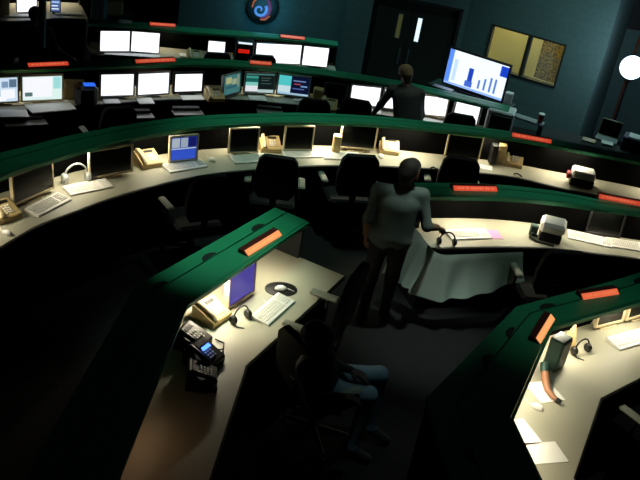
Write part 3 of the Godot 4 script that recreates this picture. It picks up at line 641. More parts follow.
	st = tool(); box(st, Vector3(0, 0.03, -0.03), Vector3(2.4, 0.06, 0.38), 0.003); part(co, "plinth", st, M.rubber)
	for k in 4:
		st = tool(); box(st, Vector3(-0.915 + k * 0.61, 0.47, 0.2), Vector3(0.59, 0.74, 0.018), 0.004); var dr := part(co, "door", st, M.panel)
		st = tool(); box(st, Vector3(-0.915 + k * 0.61 + 0.22, 0.7, 0.217), Vector3(0.015, 0.1, 0.018), 0.003); part(dr, "handle", st, M.steel)
	var lp := thing("laptop", "open laptop with black screen on the low counter", "laptop", Vector3(3.664, 0.550, -12.594), -0.35)
	st = tool(); box(st, Vector3(0, 0.012, 0.05), Vector3(0.3, 0.022, 0.2), 0.005); part(lp, "keyboard_deck", st, M.silver)
	st = tool(); frame_mesh(st, 0.3, 0.24, 0.016, 0.014); var lf := part(lp, "lid_frame", st, M.beige); lf.transform = Transform3D(Basis(Vector3.RIGHT, -0.25), Vector3(0, 0.02, -0.05))
	var lsc := part(lp, "screen", screen_quad(0.27, 0.21), M.screen_off); lsc.transform = Transform3D(Basis(Vector3.RIGHT, -0.25), Vector3(0, 0.02, -0.05)) * Transform3D(Basis(), Vector3(0, 0.12, 0.003))
	single("paper_sheet", "white papers in front of the open laptop", "paper", make_paper(0.16, 0.14, 0.03), M.paper, Vector3(3.623, 0.550, -12.370), -0.2)
	single("paper_sheet", "yellowish booklet beside the open laptop", "paper", make_paper(0.18, 0.14, 0.02), M.tan, Vector3(3.375, 0.550, -12.381), -0.3)
	var bx := thing("storage_bin", "blue grey bin with white papers on the low counter", "bin", Vector3(3.969, 0.550, -12.370), -0.35)
	st = tool(); box(st, Vector3(0, 0.09, 0), Vector3(0.3, 0.18, 0.26), 0.01); part(bx, "body", st, M.blue_box)
	st = tool(); box(st, Vector3(0.02, 0.185, 0.0), Vector3(0.22, 0.012, 0.2), 0.002); part(bx, "papers", st, M.paper)
	# round lamp
	var lm := thing("globe_lamp", "bright round white globe lamp on a dark stand", "lamp", Vector3(4.343, 1.000, -14.825) * Vector3(1, 0, 1) + Vector3(0, -1.05, 0), -0.3)
	st = tool(); tube(st, [Vector3(0, 0.02, 0), Vector3(0, 1.85, 0)], 0.02, 8); part(lm, "pole", st, M.rubber)
	st = tool(); lathe(st, Vector3.ZERO, [[0.0, 0.0], [0.2, 0.0], [0.18, 0.03], [0.0, 0.03]], 18, false); part(lm, "base", st, M.rubber)
	st = tool(); lathe(st, Vector3(0, 1.84, 0), [[0.0, 0.0], [0.06, 0.0], [0.07, 0.04], [0.0, 0.05]], 16); part(lm, "collar", st, M.rubber)
	st = tool()
	var prof := []
	for k in 13: prof.append([0.185 * sin(PI * k / 12.0), 2.06 - 0.185 * cos(PI * k / 12.0)])
	lathe(st, Vector3.ZERO, prof, 28); part(lm, "lamp_globe", st, glow("globe", Color(0.82, 0.93, 1.0), 3.5))
	var fl := OmniLight3D.new()
	fl.name = "globe_light"; fl.light_color = Color(0.82, 0.93, 1.0); fl.light_energy = 0.7; fl.light_size = 0.18; fl.omni_range = 30.0; fl.shadow_enabled = true
	lm.add_child(fl); fl.position = Vector3(0, 2.06, 0)

	# ---------------- third console
	var g3 := "white screens on the third console"
	monitor("white screen of the pair beside the slim post, third console", Vector3(-3.818, 0.070, -13.810), Vector3(-3.412, 0.070, -14.060), 0.33, "white", {"desk": 0.04, "body": "dark_plastic", "bezel": 0.012, "group": g3})
	monitor("white screen of the pair beside the red bar, third console", Vector3(-3.406, 0.070, -14.064), Vector3(-2.986, 0.070, -14.215), 0.33, "white", {"desk": 0.04, "body": "dark_plastic", "bezel": 0.012, "group": g3})
	monitor("narrow white screen beside the red digit display", Vector3(-2.254, 0.070, -14.284), Vector3(-1.983, 0.070, -14.367), 0.33, "white", {"desk": 0.04, "body": "dark_plastic", "bezel": 0.012, "group": g3})
	monitor("very wide white screen beside the red digit display", Vector3(-1.538, 0.070, -14.605), Vector3(-0.825, 0.070, -14.921), 0.33, "white", {"desk": 0.04, "body": "dark_plastic", "bezel": 0.012, "group": g3})
	monitor("white screen at the end of the third console", Vector3(-0.807, 0.070, -14.905), Vector3(-0.387, 0.070, -15.017), 0.33, "white", {"desk": 0.04, "body": "dark_plastic", "bezel": 0.012, "group": g3})
	var ld := thing("digit_display", "black cabinet with a small red digit display and white strip", "display", Vector3(-1.715, 0.040, -14.516), 0.25)
	st = tool(); box(st, Vector3(0, 0.2, 0), Vector3(0.30, 0.40, 0.2), 0.02); part(ld, "cabinet", st, M.black)
	var dig := tool()
	for k in 3:
		var dx := -0.07 + k * 0.06
		for sgm in [[0.0, 0.05, 0.04, 0.01], [0.0, 0.025, 0.04, 0.01], [0.0, 0.0, 0.04, 0.01], [-0.02, 0.025, 0.01, 0.05], [0.02, 0.025, 0.01, 0.05]]:
			box(dig, Vector3(dx + sgm[0], 0.22 + sgm[1], 0.102), Vector3(sgm[2], sgm[3], 0.004), 0.001)
	part(ld, "red_digits", dig, glow("digits", Color(1.0, 0.15, 0.1), 1.0))
	st = tool(); box(st, Vector3(0.0, 0.375, 0.102), Vector3(0.22, 0.03, 0.006), 0.002); part(ld, "white_strip", st, glow("strip", Color(0.9, 0.95, 1.0), 1.0))
	for e in [[Vector3(-3.351, 0.040, -13.984), 0.35, 0.85, 0.14, "white keyboard shelf sheet below the white screen pair"], [Vector3(-2.598, 0.040, -14.416), 0.3, 0.2, 0.16, "crumpled white papers on the third console"], [Vector3(-1.079, 0.040, -14.732), 0.25, 0.6, 0.12, "white sheets below the very wide white screen"]]:
		single("paper_sheet", e[4], "paper", make_paper(e[2], e[3], 0.02), M.paper, e[0], e[1], "papers on the third console")
	put("tan_phone", "tan desk telephone on the third console among papers", Vector3(-2.454, 0.040, -14.341), 0.3, pg)
	put("chair", "black chair before the narrow white screen, third console", Vector3(-2.12, -0.70, -14.14), 0.35, cg)
	put("chair", "black chair before the red digit display, third console", Vector3(-1.46, -0.70, -14.42), 0.35, cg)
	single("paper_sheet", "white papers on the hood of the third console", "paper", make_paper(0.2, 0.12, 0.02), M.paper, Vector3(-3.606, 0.400, -14.443), 0.3)
	st = tool(); box(st, Vector3(0, 0.13, 0), Vector3(0.32, 0.22, 0.2), 0.02); box(st, Vector3(0, 0.13, 0.102), Vector3(0.26, 0.16, 0.006), 0.002); box(st, Vector3(0, 0.012, 0), Vector3(0.2, 0.022, 0.16), 0.003)
	single("tan_equipment_box", "dim tan equipment box on a cabinet behind the white screen pair", "box", st, M.tan, Vector3(-4.184, 0.050, -15.895), 0.3)
	cabinet("dark cabinet carrying the dim tan box", Vector3(-4.217, 0.030, -16.018), 0.7, 0.3)
	# equipment racks in the dark corner
	for k in 2:
		var rk := thing("equipment_rack", ["tall dark equipment rack with red indicator lights", "tall dark equipment rack farther from the emblem wall"][k], "rack", Vector3(-3.85 - k * 0.75, -1.05, -17.0), 0.0, "equipment racks")
		st = tool(); box(st, Vector3(0, 1.0, 0), Vector3(0.62, 2.0, 0.6), 0.01); part(rk, "cabinet", st, M.rubber)
		for j in 6:
			st = tool(); box(st, Vector3(0, 0.3 + j * 0.28, 0.305), Vector3(0.54, 0.25, 0.02), 0.006); var un := part(rk, "drawer_unit", st, M.dark_plastic)
			if j >= 4:
				st = tool(); box(st, Vector3(-0.18 + 0.1 * (j - 4), 0.33 + j * 0.28, 0.318), Vector3(0.02, 0.05, 0.01), 0.003); part(un, "indicator_light", st, glow("led", Color(1.0, 0.1, 0.15), 0.8))
	# ---------------- rear console
	monitor("bright white screen on the rear console beside the slim post", Vector3(-5.531, 0.070, -14.967), Vector3(-5.262, 0.070, -15.190), 0.33, "white", {"desk": 0.04, "body": "dark_plastic", "bezel": 0.012})
	monitor("screen with blue and white text on the rear console", Vector3(-5.095, 0.070, -15.342), Vector3(-4.943, 0.070, -15.417), 0.33, "text", {"desk": 0.04, "body": "dark_plastic", "bezel": 0.012, "energy": 0.006})
	st = tool(); box(st, Vector3(0, 0.15, 0), Vector3(0.14, 0.3, 0.14), 0.01); box(st, Vector3(0, 0.15, 0.072), Vector3(0.11, 0.26, 0.006), 0.002)
	single("file_box", "cream upright box on the rear console", "box", st, M.tan, Vector3(-5.674, 0.040, -14.822), 0.6)
	single("paper_sheet", "white papers on the rear console behind the seated person", "paper", make_paper(0.45, 0.14, 0.02), M.paper, Vector3(-4.834, 0.040, -15.477), 0.5)
	single("paper_sheet", "white papers below the rear console's white screen", "paper", make_paper(0.5, 0.14, 0.02), M.paper, Vector3(-5.473, 0.040, -14.899), 0.6)

func cabinet(label: String, at: Vector3, w: float, turn: float):
	var c := thing("low_cabinet", label, "cabinet", Vector3(at.x, -1.05, at.z), turn)
	var h := at.y + 1.05
	var st := tool(); box(st, Vector3(0, h - 0.015, 0), Vector3(w, 0.03, 0.42), 0.005); part(c, "top", st, M.panel)
	st = tool(); box(st, Vector3(0, (h - 0.03) / 2, -0.01), Vector3(w - 0.04, h - 0.03, 0.38), 0.004); part(c, "body", st, M.panel)
	for k in [-1, 1]:
		st = tool(); box(st, Vector3(k * w * 0.235, h * 0.48, 0.19), Vector3(w * 0.45, h * 0.86, 0.018), 0.004); part(c, "door", st, M.panel)

# added grey sheet on the short console, solid stand-in for a translucent blur
func sheet():
	var top := [Vector3(0.775, 1.020, -8.107), Vector3(0.847, 0.950, -8.104), Vector3(0.937, 0.840, -8.100), Vector3(1.047, 0.775, -8.037), Vector3(1.142, 0.765, -7.921), Vector3(1.346, 0.765, -7.997), Vector3(1.625, 0.765, -8.122), Vector3(1.953, 0.765, -8.275)]
	var drop := [0.62, 0.60, 0.52, 0.46, 0.44, 0.40, 0.34, 0.24]
	var nx := 56
	var ny := 14
	var grid := []
	for i in nx + 1:
		var f := float(i) / nx * (top.size() - 1)
		var k := mini(int(f), top.size() - 2)
		var t := f - k
		var p: Vector3 = (top[k] as Vector3).cubic_interpolate(top[k + 1], top[maxi(k - 1, 0)], top[mini(k + 2, top.size() - 1)], t)
		var dr := lerpf(drop[k], drop[k + 1], t)
		var tn: Vector3 = (top[k + 1] as Vector3) - (top[k] as Vector3)
		tn.y = 0
		tn = tn.normalized()
		var out := Vector3(-tn.z, 0, tn.x)
		if k < 4: out = Vector3(-0.75, 0, 0.66)
		var row := []
		for j in ny + 1:
			var v := float(j) / ny
			var fold := (sin(i * 0.9 + v * 2.2) * 0.5 + sin(i * 0.37 + 1.0 + v * 3.0) * 0.5) * 0.035 * v
			row.append(p + Vector3(0, -dr * v, 0) + out * (0.02 + 0.16 * v * v * 0.6 + 0.05 * sqrt(v) + fold))
		grid.append(row)
	var st := tool()
	st.set_smooth_group(0)
	for lay in [0.0, -0.004]:
		for i in nx:
			for j in ny:
				var o := Vector3(lay, 0, lay)
				var mid: Vector3 = (grid[i][j] + grid[i + 1][j + 1]) * 0.5 + Vector3(0.3, -0.2, -0.5)
				quad(st, grid[i][j] + o, grid[i + 1][j] + o, grid[i + 1][j + 1] + o, grid[i][j + 1] + o, mid)
	single("stand_in_sheet", "pale grey cloth added as stand-in for a translucent blur over the short console's end", "cloth", st, M.cloth, Vector3.ZERO)

func people():
	# standing figure in grey, added as solid stand-in for a translucent blur
	var grey := Color(0.085, 0.115, 0.10)
	var feet := Vector3(0.631, 0.000, -7.734)
	person("person in a grey shirt, solid stand-in for a translucent blur beside the grey sheet", feet, 0.0, {
		"pelvis": Vector3(0, 0.93, 0), "neck": Vector3(0.02, 1.43, -0.03), "head": Vector3(0.04, 1.57, -0.05), "look": Vector3(0.5, -0.35, -1),
		"shoulder_l": Vector3(-0.19, 1.38, 0.0), "shoulder_r": Vector3(0.20, 1.38, -0.06), "elbow_l": Vector3(-0.24, 1.10, 0.04), "elbow_r": Vector3(0.30, 1.12, 0.02),
		"wrist_l": Vector3(-0.22, 0.88, -0.08), "wrist_r": Vector3(0.42, 1.02, -0.2), "hand_l": Vector3(0.05, -1, -0.3), "hand_r": Vector3(0.5, -0.4, -0.7), "palm_l": Vector3(1, 0, 0), "palm_r": Vector3(0, -1, 0.2),
		"hip_l": Vector3(-0.09, 0.92, 0), "hip_r": Vector3(0.09, 0.92, 0), "knee_l": Vector3(-0.10, 0.50, 0.0), "knee_r": Vector3(0.10, 0.50, -0.06), "ankle_l": Vector3(-0.11, 0.09, 0.08), "ankle_r": Vector3(0.10, 0.09, -0.08),
		"toe_l": Vector3(-0.12, 0.04, -0.07), "toe_r": Vector3(0.13, 0.04, -0.22)},
		{"shirt": grey, "trousers": Color(0.012, 0.014, 0.015), "skin": Color(0.22, 0.12, 0.07), "forearm": Color(0.20, 0.11, 0.06), "shoes": Color(0.03, 0.025, 0.02), "hair": Color(0.02, 0.018, 0.015)})
	# person seated at the angled console, turned away from the desk
	var seat := Vector3(0.20, 0, -5.88)
	person("person in blue jeans and black top seated with legs stretched into the aisle", seat, 0.0, {
		"pelvis": Vector3(0.0, 0.58, 0.02), "neck": Vector3(-0.12, 1.0, 0.20), "head": Vector3(-0.10, 1.12, 0.26), "look": Vector3(1, -0.5, 0.2),
		"shoulder_l": Vector3(-0.08, 0.95, 0.0), "shoulder_r": Vector3(-0.14, 0.93, 0.37), "elbow_l": Vector3(0.0, 0.72, -0.06), "elbow_r": Vector3(-0.06, 0.72, 0.42),
		"wrist_l": Vector3(0.20, 0.72, 0.0), "wrist_r": Vector3(0.16, 0.70, 0.32), "hand_l": Vector3(1, -0.2, 0.2), "hand_r": Vector3(1, -0.2, -0.2), "palm_l": Vector3(0, -1, 0), "palm_r": Vector3(0, -1, 0),
		"hip_l": Vector3(0.02, 0.57, -0.08), "hip_r": Vector3(0.0, 0.57, 0.12), "knee_l": Vector3(0.44, 0.61, -0.16), "knee_r": Vector3(0.37, 0.56, 0.05), "ankle_l": Vector3(0.46, 0.13, -0.12), "ankle_r": Vector3(0.32, 0.10, 0.12),
		"toe_l": Vector3(0.60, 0.04, -0.10), "toe_r": Vector3(0.46, 0.04, 0.16)},
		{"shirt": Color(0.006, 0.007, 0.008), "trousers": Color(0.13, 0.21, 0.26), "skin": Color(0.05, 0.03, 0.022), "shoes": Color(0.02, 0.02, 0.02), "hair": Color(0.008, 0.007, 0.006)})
	put("chair", "black office chair carrying the person in jeans", seat, -0.85, "black office chairs")
	# standing person leaning on the second console
	person("person in a dark shirt leaning on the second console with one arm", Vector3(0.82, -0.35, -11.95), 0.0, {
		"pelvis": Vector3(0.05, 0.90, 0.12), "neck": Vector3(-0.06, 1.33, -0.06), "head": Vector3(-0.10, 1.46, -0.10), "look": Vector3(-0.4, -0.5, -1),
		"shoulder_l": Vector3(-0.24, 1.24, -0.06), "shoulder_r": Vector3(0.13, 1.27, -0.02), "elbow_l": Vector3(-0.34, 0.98, -0.18), "elbow_r": Vector3(0.20, 1.0, 0.02),
		"wrist_l": Vector3(-0.42, 0.80, -0.24), "wrist_r": Vector3(0.14, 0.80, -0.12), "hand_l": Vector3(-0.3, -0.15, -1), "hand_r": Vector3(0, -0.2, -1), "palm_l": Vector3(0, -1, 0), "palm_r": Vector3(0, -1, 0),
		"hip_l": Vector3(-0.04, 0.88, 0.12), "hip_r": Vector3(0.14, 0.88, 0.12), "knee_l": Vector3(-0.05, 0.48, 0.08), "knee_r": Vector3(0.15, 0.48, 0.10), "ankle_l": Vector3(-0.06, 0.09, 0.16), "ankle_r": Vector3(0.16, 0.09, 0.2),
		"toe_l": Vector3(-0.08, 0.04, 0.02), "toe_r": Vector3(0.17, 0.04, 0.05)},
		{"shirt": Color(0.02, 0.035, 0.03), "trousers": Color(0.012, 0.014, 0.016), "skin": Color(0.42, 0.27, 0.19), "shoes": Color(0.02, 0.02, 0.02), "hair": Color(0.16, 0.13, 0.06), "hair_length": 0.05})
	# seated person at the rear console
	var rs := Vector3(-4.688, 0.520, -13.536) * Vector3(1, 0, 1) + Vector3(0, -0.70, 0)
	person("person in dark clothes seated at the rear console beside the slim post", rs, 0.3, {
		"pelvis": Vector3(0.0, 0.58, 0.0), "neck": Vector3(-0.02, 1.08, -0.03), "head": Vector3(-0.03, 1.22, -0.05), "look": Vector3(0.2, -0.3, -1),
		"shoulder_l": Vector3(-0.20, 1.02, 0.0), "shoulder_r": Vector3(0.17, 1.02, -0.02), "elbow_l": Vector3(-0.26, 0.78, -0.04), "elbow_r": Vector3(0.28, 0.78, 0.04),
		"wrist_l": Vector3(-0.2, 0.78, -0.26), "wrist_r": Vector3(0.46, 0.70, 0.12), "hand_l": Vector3(0.2, -0.1, -1), "hand_r": Vector3(1, -0.2, 0.3), "palm_l": Vector3(0, -1, 0), "palm_r": Vector3(0, -1, 0),
		"hip_l": Vector3(-0.09, 0.57, 0), "hip_r": Vector3(0.09, 0.57, 0), "knee_l": Vector3(-0.12, 0.56, -0.42), "knee_r": Vector3(0.12, 0.56, -0.42), "ankle_l": Vector3(-0.12, 0.10, -0.38), "ankle_r": Vector3(0.12, 0.10, -0.38),
		"toe_l": Vector3(-0.12, 0.04, -0.55), "toe_r": Vector3(0.12, 0.04, -0.55)},
		{"shirt": Color(0.015, 0.018, 0.022), "trousers": Color(0.012, 0.014, 0.016), "skin": Color(0.34, 0.21, 0.14), "forearm": Color(0.32, 0.20, 0.13), "shoes": Color(0.02, 0.02, 0.02), "hair": Color(0.02, 0.025, 0.035)})
	put("chair", "black chair under the person at the rear console", rs + Vector3(0.02, 0, 0.06), 0.3, "black office chairs").scale = Vector3(1, 0.82, 1)

# ------------------------------------------------------------------ helpers
func numbered(n: String) -> String:
	if not used.has(n):
		used[n] = 0
		return n
	used[n] += 1
	return "%s_%03d" % [n, used[n]]

func meta(o, label := "", category := "", group := "", kind := ""):
	if label != "": o.set_meta("label", label)
	if category != "": o.set_meta("category", category)
	if group != "": o.set_meta("group", group)
	if kind != "": o.set_meta("kind", kind)
	return o

func thing(called: String, label: String, category: String, at: Vector3, turn := 0.0, group := "") -> Node3D:
	var o := Node3D.new()
	o.name = numbered(called)
	add_child(o, true)
	o.position = at
	o.rotation.y = turn
	meta(o, label, category, group)
	return o

func copy_of(src: Node3D, label: String, at: Vector3, turn := 0.0, group := "") -> Node3D:
	var base_name := String(src.name)
	var r := RegEx.create_from_string("_\\d\\d\\d$")
	base_name = r.sub(base_name, "")
	var o: Node3D = src.duplicate()
	o.name = numbered(base_name)
	add_child(o, true)
	o.position = at
	o.rotation = Vector3(0, turn, 0)
	meta(o, label, "", group)
	return o

func tool() -> SurfaceTool:
	var st := SurfaceTool.new()
	st.begin(Mesh.PRIMITIVE_TRIANGLES)
	st.set_smooth_group(-1)
	return st

func part(parent: Node, called: String, st: SurfaceTool, m: Material) -> MeshInstance3D:
	st.generate_normals()
	var o := MeshInstance3D.new()
	o.mesh = st.commit()
	o.material_override = m
	o.name = called
	o.cast_shadow = GeometryInstance3D.SHADOW_CASTING_SETTING_ON
	parent.add_child(o, true)
	return o

func structure(called: String, st: SurfaceTool, m: Material, label := "") -> MeshInstance3D:
	var o := part(self, numbered(called), st, m)
	o.set_meta("kind", "structure")
	if label != "": o.set_meta("label", label)
	return o

func single(called: String, label: String, category: String, st: SurfaceTool, m: Material, at: Vector3, turn := 0.0, group := "") -> MeshInstance3D:
	var o := part(self, numbered(called), st, m)
	o.position = at
	o.rotation.y = turn
	meta(o, label, category, group)
	return o

func tri(st: SurfaceTool, a: Vector3, b: Vector3, c: Vector3, inside: Vector3):
	var n := (a - c).cross(a - b)
	if n.dot((a + b + c) / 3.0 - inside) < 0.0:
		var t := b
		b = c
		c = t
	st.add_vertex(a); st.add_vertex(b); st.add_vertex(c)

func quad(st: SurfaceTool, a: Vector3, b: Vector3, c: Vector3, d: Vector3, inside: Vector3):
	tri(st, a, b, c, inside)
	tri(st, a, c, d, inside)

# a box with chamfered edges
func box(st: SurfaceTool, at: Vector3, size: Vector3, r := 0.004, basis := Basis()):
	var h := size * 0.5
	r = minf(r, minf(h.x, minf(h.y, h.z)) * 0.9)
	var f := func(v: Vector3) -> Vector3: return at + basis * v
	for a in 3:
		var b := (a + 1) % 3
		var c := (a + 2) % 3
		for s in [-1.0, 1.0]:
			var q := []
			for k in [[-1, -1], [1, -1], [1, 1], [-1, 1]]:
				var v := Vector3()
				v[a] = s * h[a]; v[b] = k[0] * (h[b] - r); v[c] = k[1] * (h[c] - r)
				q.append(f.call(v))
			quad(st, q[0], q[1], q[2], q[3], at)
			for s2 in [-1.0, 1.0]:
				var e := []
				for k in [-1, 1]:
					var v := Vector3()
					v[a] = s * h[a]; v[b] = s2 * (h[b] - r); v[c] = k * (h[c] - r)
					e.append(f.call(v))
				for k in [1, -1]:
					var v := Vector3()
					v[a] = s * (h[a] - r); v[b] = s2 * h[b]; v[c] = k * (h[c] - r)
					e.append(f.call(v))
				quad(st, e[0], e[1], e[2], e[3], at)
	for x in [-1, 1]:
		for y in [-1, 1]:
			for z in [-1, 1]:
				var s := Vector3(x, y, z)
				tri(st, f.call(s * Vector3(h.x, h.y - r, h.z - r)), f.call(s * Vector3(h.x - r, h.y, h.z - r)), f.call(s * Vector3(h.x - r, h.y - r, h.z)), at)

func ring_points(at: Vector3, axis: Vector3, r: float, n: int) -> PackedVector3Array:
	var u := axis.cross(Vector3.UP if absf(axis.y) < 0.9 else Vector3.RIGHT).normalized()
	var v := axis.cross(u).normalized()
	var out := PackedVector3Array()
	for i in n:
		var a := TAU * i / n
		out.append(at + (u * cos(a) + v * sin(a)) * r)
	return out

# a round bar through points, radius may differ at each
func tube(st: SurfaceTool, pts: Array, rad, n := 8):
	st.set_smooth_group(0)
	var last := PackedVector3Array()
	var u := Vector3()
	for i in pts.size():
		var p: Vector3 = pts[i]
		var t: Vector3 = (pts[mini(i + 1, pts.size() - 1)] - pts[maxi(i - 1, 0)]).normalized()
		if i == 0:
			u = t.cross(Vector3.UP if absf(t.y) < 0.9 else Vector3.RIGHT).normalized()
		else:
			u = (u - t * u.dot(t)).normalized()
		var v := t.cross(u)
		var r: float = rad[i] if rad is Array else rad
		var now := PackedVector3Array()
		for k in n:
			var a := TAU * k / n
			now.append(p + (u * cos(a) + v * sin(a)) * r)
		if i > 0:
			var mid: Vector3 = (p + pts[i - 1]) * 0.5
			for k in n:
				quad(st, last[k], last[(k + 1) % n], now[(k + 1) % n], now[k], mid)
		if i == 0 or i == pts.size() - 1:
			st.set_smooth_group(-1)
			for k in n:
				tri(st, p, now[k], now[(k + 1) % n], p + t * (0.01 if i == 0 else -0.01))
			st.set_smooth_group(0)
		last = now
	st.set_smooth_group(-1)

# profile of [radius, height] turned about the y axis
func lathe(st: SurfaceTool, at: Vector3, prof: Array, n := 16, smooth := true, basis := Basis()):
	st.set_smooth_group(0 if smooth else -1)
	for i in prof.size() - 1:
		for k in n:
			var q := []
			for e in [[i, k], [i, k + 1], [i + 1, k + 1], [i + 1, k]]:
				var a: float = TAU * e[1] / n
				q.append(at + basis * Vector3(cos(a) * prof[e[0]][0], prof[e[0]][1], sin(a) * prof[e[0]][0]))
			var am := TAU * (k + 0.5) / n
			var ym: float = (prof[i][1] + prof[i + 1][1]) * 0.5
			var rm: float = (prof[i][0] + prof[i + 1][0]) * 0.5
			var nrm := Vector2(prof[i + 1][1] - prof[i][1], prof[i][0] - prof[i + 1][0]).normalized()
			var inside := at + basis * (Vector3(cos(am) * (rm - nrm.x * 0.01), ym - nrm.y * 0.01, sin(am) * (rm - nrm.x * 0.01)))
			if prof[i][0] > 0.0001: tri(st, q[0], q[1], q[2], inside)
			if prof[i + 1][0] > 0.0001: tri(st, q[0], q[2], q[3], inside)
	st.set_smooth_group(-1)

# outline in the local x,y plane pushed along z
func prism(st: SurfaceTool, poly: PackedVector2Array, z0: float, z1: float, xf := Transform3D()):
	var tris := Geometry2D.triangulate_polygon(poly)
	var up := Vector3(0, 0, 0.01 if z1 > z0 else -0.01)
	for i in range(0, tris.size(), 3):
		for z in [z0, z1]:
			var a := Vector3(poly[tris[i]].x, poly[tris[i]].y, z)
			var b := Vector3(poly[tris[i + 1]].x, poly[tris[i + 1]].y, z)
			var c := Vector3(poly[tris[i + 2]].x, poly[tris[i + 2]].y, z)
			var m := (a + b + c) / 3.0 + (up if z == z0 else -up)
			tri(st, xf * a, xf * b, xf * c, xf * m)
	var cw := Geometry2D.is_polygon_clockwise(poly)
	for i in poly.size():
		var a := poly[i]
		var b := poly[(i + 1) % poly.size()]
		var nrm := Vector2((b - a).y, -(b - a).x).normalized() * (-0.01 if cw else 0.01)
		var m2 := (a + b) * 0.5 - nrm
		quad(st, xf * Vector3(a.x, a.y, z0), xf * Vector3(b.x, b.y, z0), xf * Vector3(b.x, b.y, z1), xf * Vector3(a.x, a.y, z1), xf * Vector3(m2.x, m2.y, (z0 + z1) * 0.5))

# ------------------------------------------------------------------ paths of the consoles
# each control point is [x, z, hood depth, worktop overhang]
func run_of(pts: Array, smooth: bool) -> Array:
	var fine := []
	if smooth:
		for i in pts.size() - 1:
			var p0 = pts[maxi(i - 1, 0)]
			var p3 = pts[mini(i + 2, pts.size() - 1)]
			for k in 4:
				var row := []
				for c in 4:
					row.append(cubic_interpolate(pts[i][c], pts[i + 1][c], p0[c], p3[c], k / 4.0))
				fine.append(row)
		fine.append(pts[pts.size() - 1])
	else:
		fine = pts
	var out := []
	for i in fine.size():
		var p := Vector2(fine[i][0], fine[i][1])
		var n := Vector2()
		var seg := []
		if i > 0: seg.append((p - Vector2(fine[i - 1][0], fine[i - 1][1])).normalized())
		if i < fine.size() - 1: seg.append((Vector2(fine[i + 1][0], fine[i + 1][1]) - p).normalized())
		for t in seg: n += Vector2(-t.y, t.x)
		n = n.normalized()
		n /= n.dot(Vector2(-seg[0].y, seg[0].x))
		out.append({"p": p, "n": n, "w": fine[i][2], "d": fine[i][3]})
	return out

# corner = [times hood depth (backwards), times overhang (forwards), constant, height]
func corner(e: Dictionary, c: Array, y0: float) -> Vector3:
	var off: float = -c[0] * e.w + c[1] * e.d + c[2]
	var q: Vector2 = e.p + e.n * off
	return Vector3(q.x, y0 + c[3], q.y)

func slab(st: SurfaceTool, path: Array, cs: Array, y0 := 0.0):
	for i in path.size():
		var now := []
		var mid := Vector3()
		for c in cs:
			now.append(corner(path[i], c, y0))
			mid += now[-1] / cs.size()
		if i == 0 or i == path.size() - 1:
			var other = path[1] if i == 0 else path[path.size() - 2]
			var inward := Vector3()
			for c in cs: inward += corner(other, c, y0) / cs.size()
			for k in range(1, cs.size() - 1):
				tri(st, now[0], now[k], now[k + 1], inward)
		if i > 0:
			var was := []
			var mid0 := Vector3()
			for c in cs:
				was.append(corner(path[i - 1], c, y0))
				mid0 += was[-1] / cs.size()
			for k in cs.size():
				var j := (k + 1) % cs.size()
				quad(st, was[k], was[j], now[j], now[k], (mid + mid0) * 0.5)

func along(path: Array, s: float) -> Dictionary:
	var f := s * (path.size() - 1)
	var total := 0.0
	var lens := []
	for i in path.size() - 1:
		lens.append((path[i + 1].p - path[i].p).length())
		total += lens[-1]
	var want := s * total
	for i in lens.size():
		if want <= lens[i] or i == lens.size() - 1:
			var t: float = want / lens[i]
			var tan: Vector2 = (path[i + 1].p - path[i].p).normalized()
			return {"p": path[i].p.lerp(path[i + 1].p, t), "n": Vector2(-tan.y, tan.x), "w": lerpf(path[i].w, path[i + 1].w, t), "d": lerpf(path[i].d, path[i + 1].d, t), "len": total}
		want -= lens[i]
	return path[0]

# where a place on the console lies, with the turn that makes local +z face the user
func spot(path: Array, s: float, off: float, y: float) -> Array:
	var e := along(path, s)
	var q: Vector2 = e.p + e.n * off
	return [Vector3(q.x, y, q.y), atan2(e.n.x, e.n.y)]

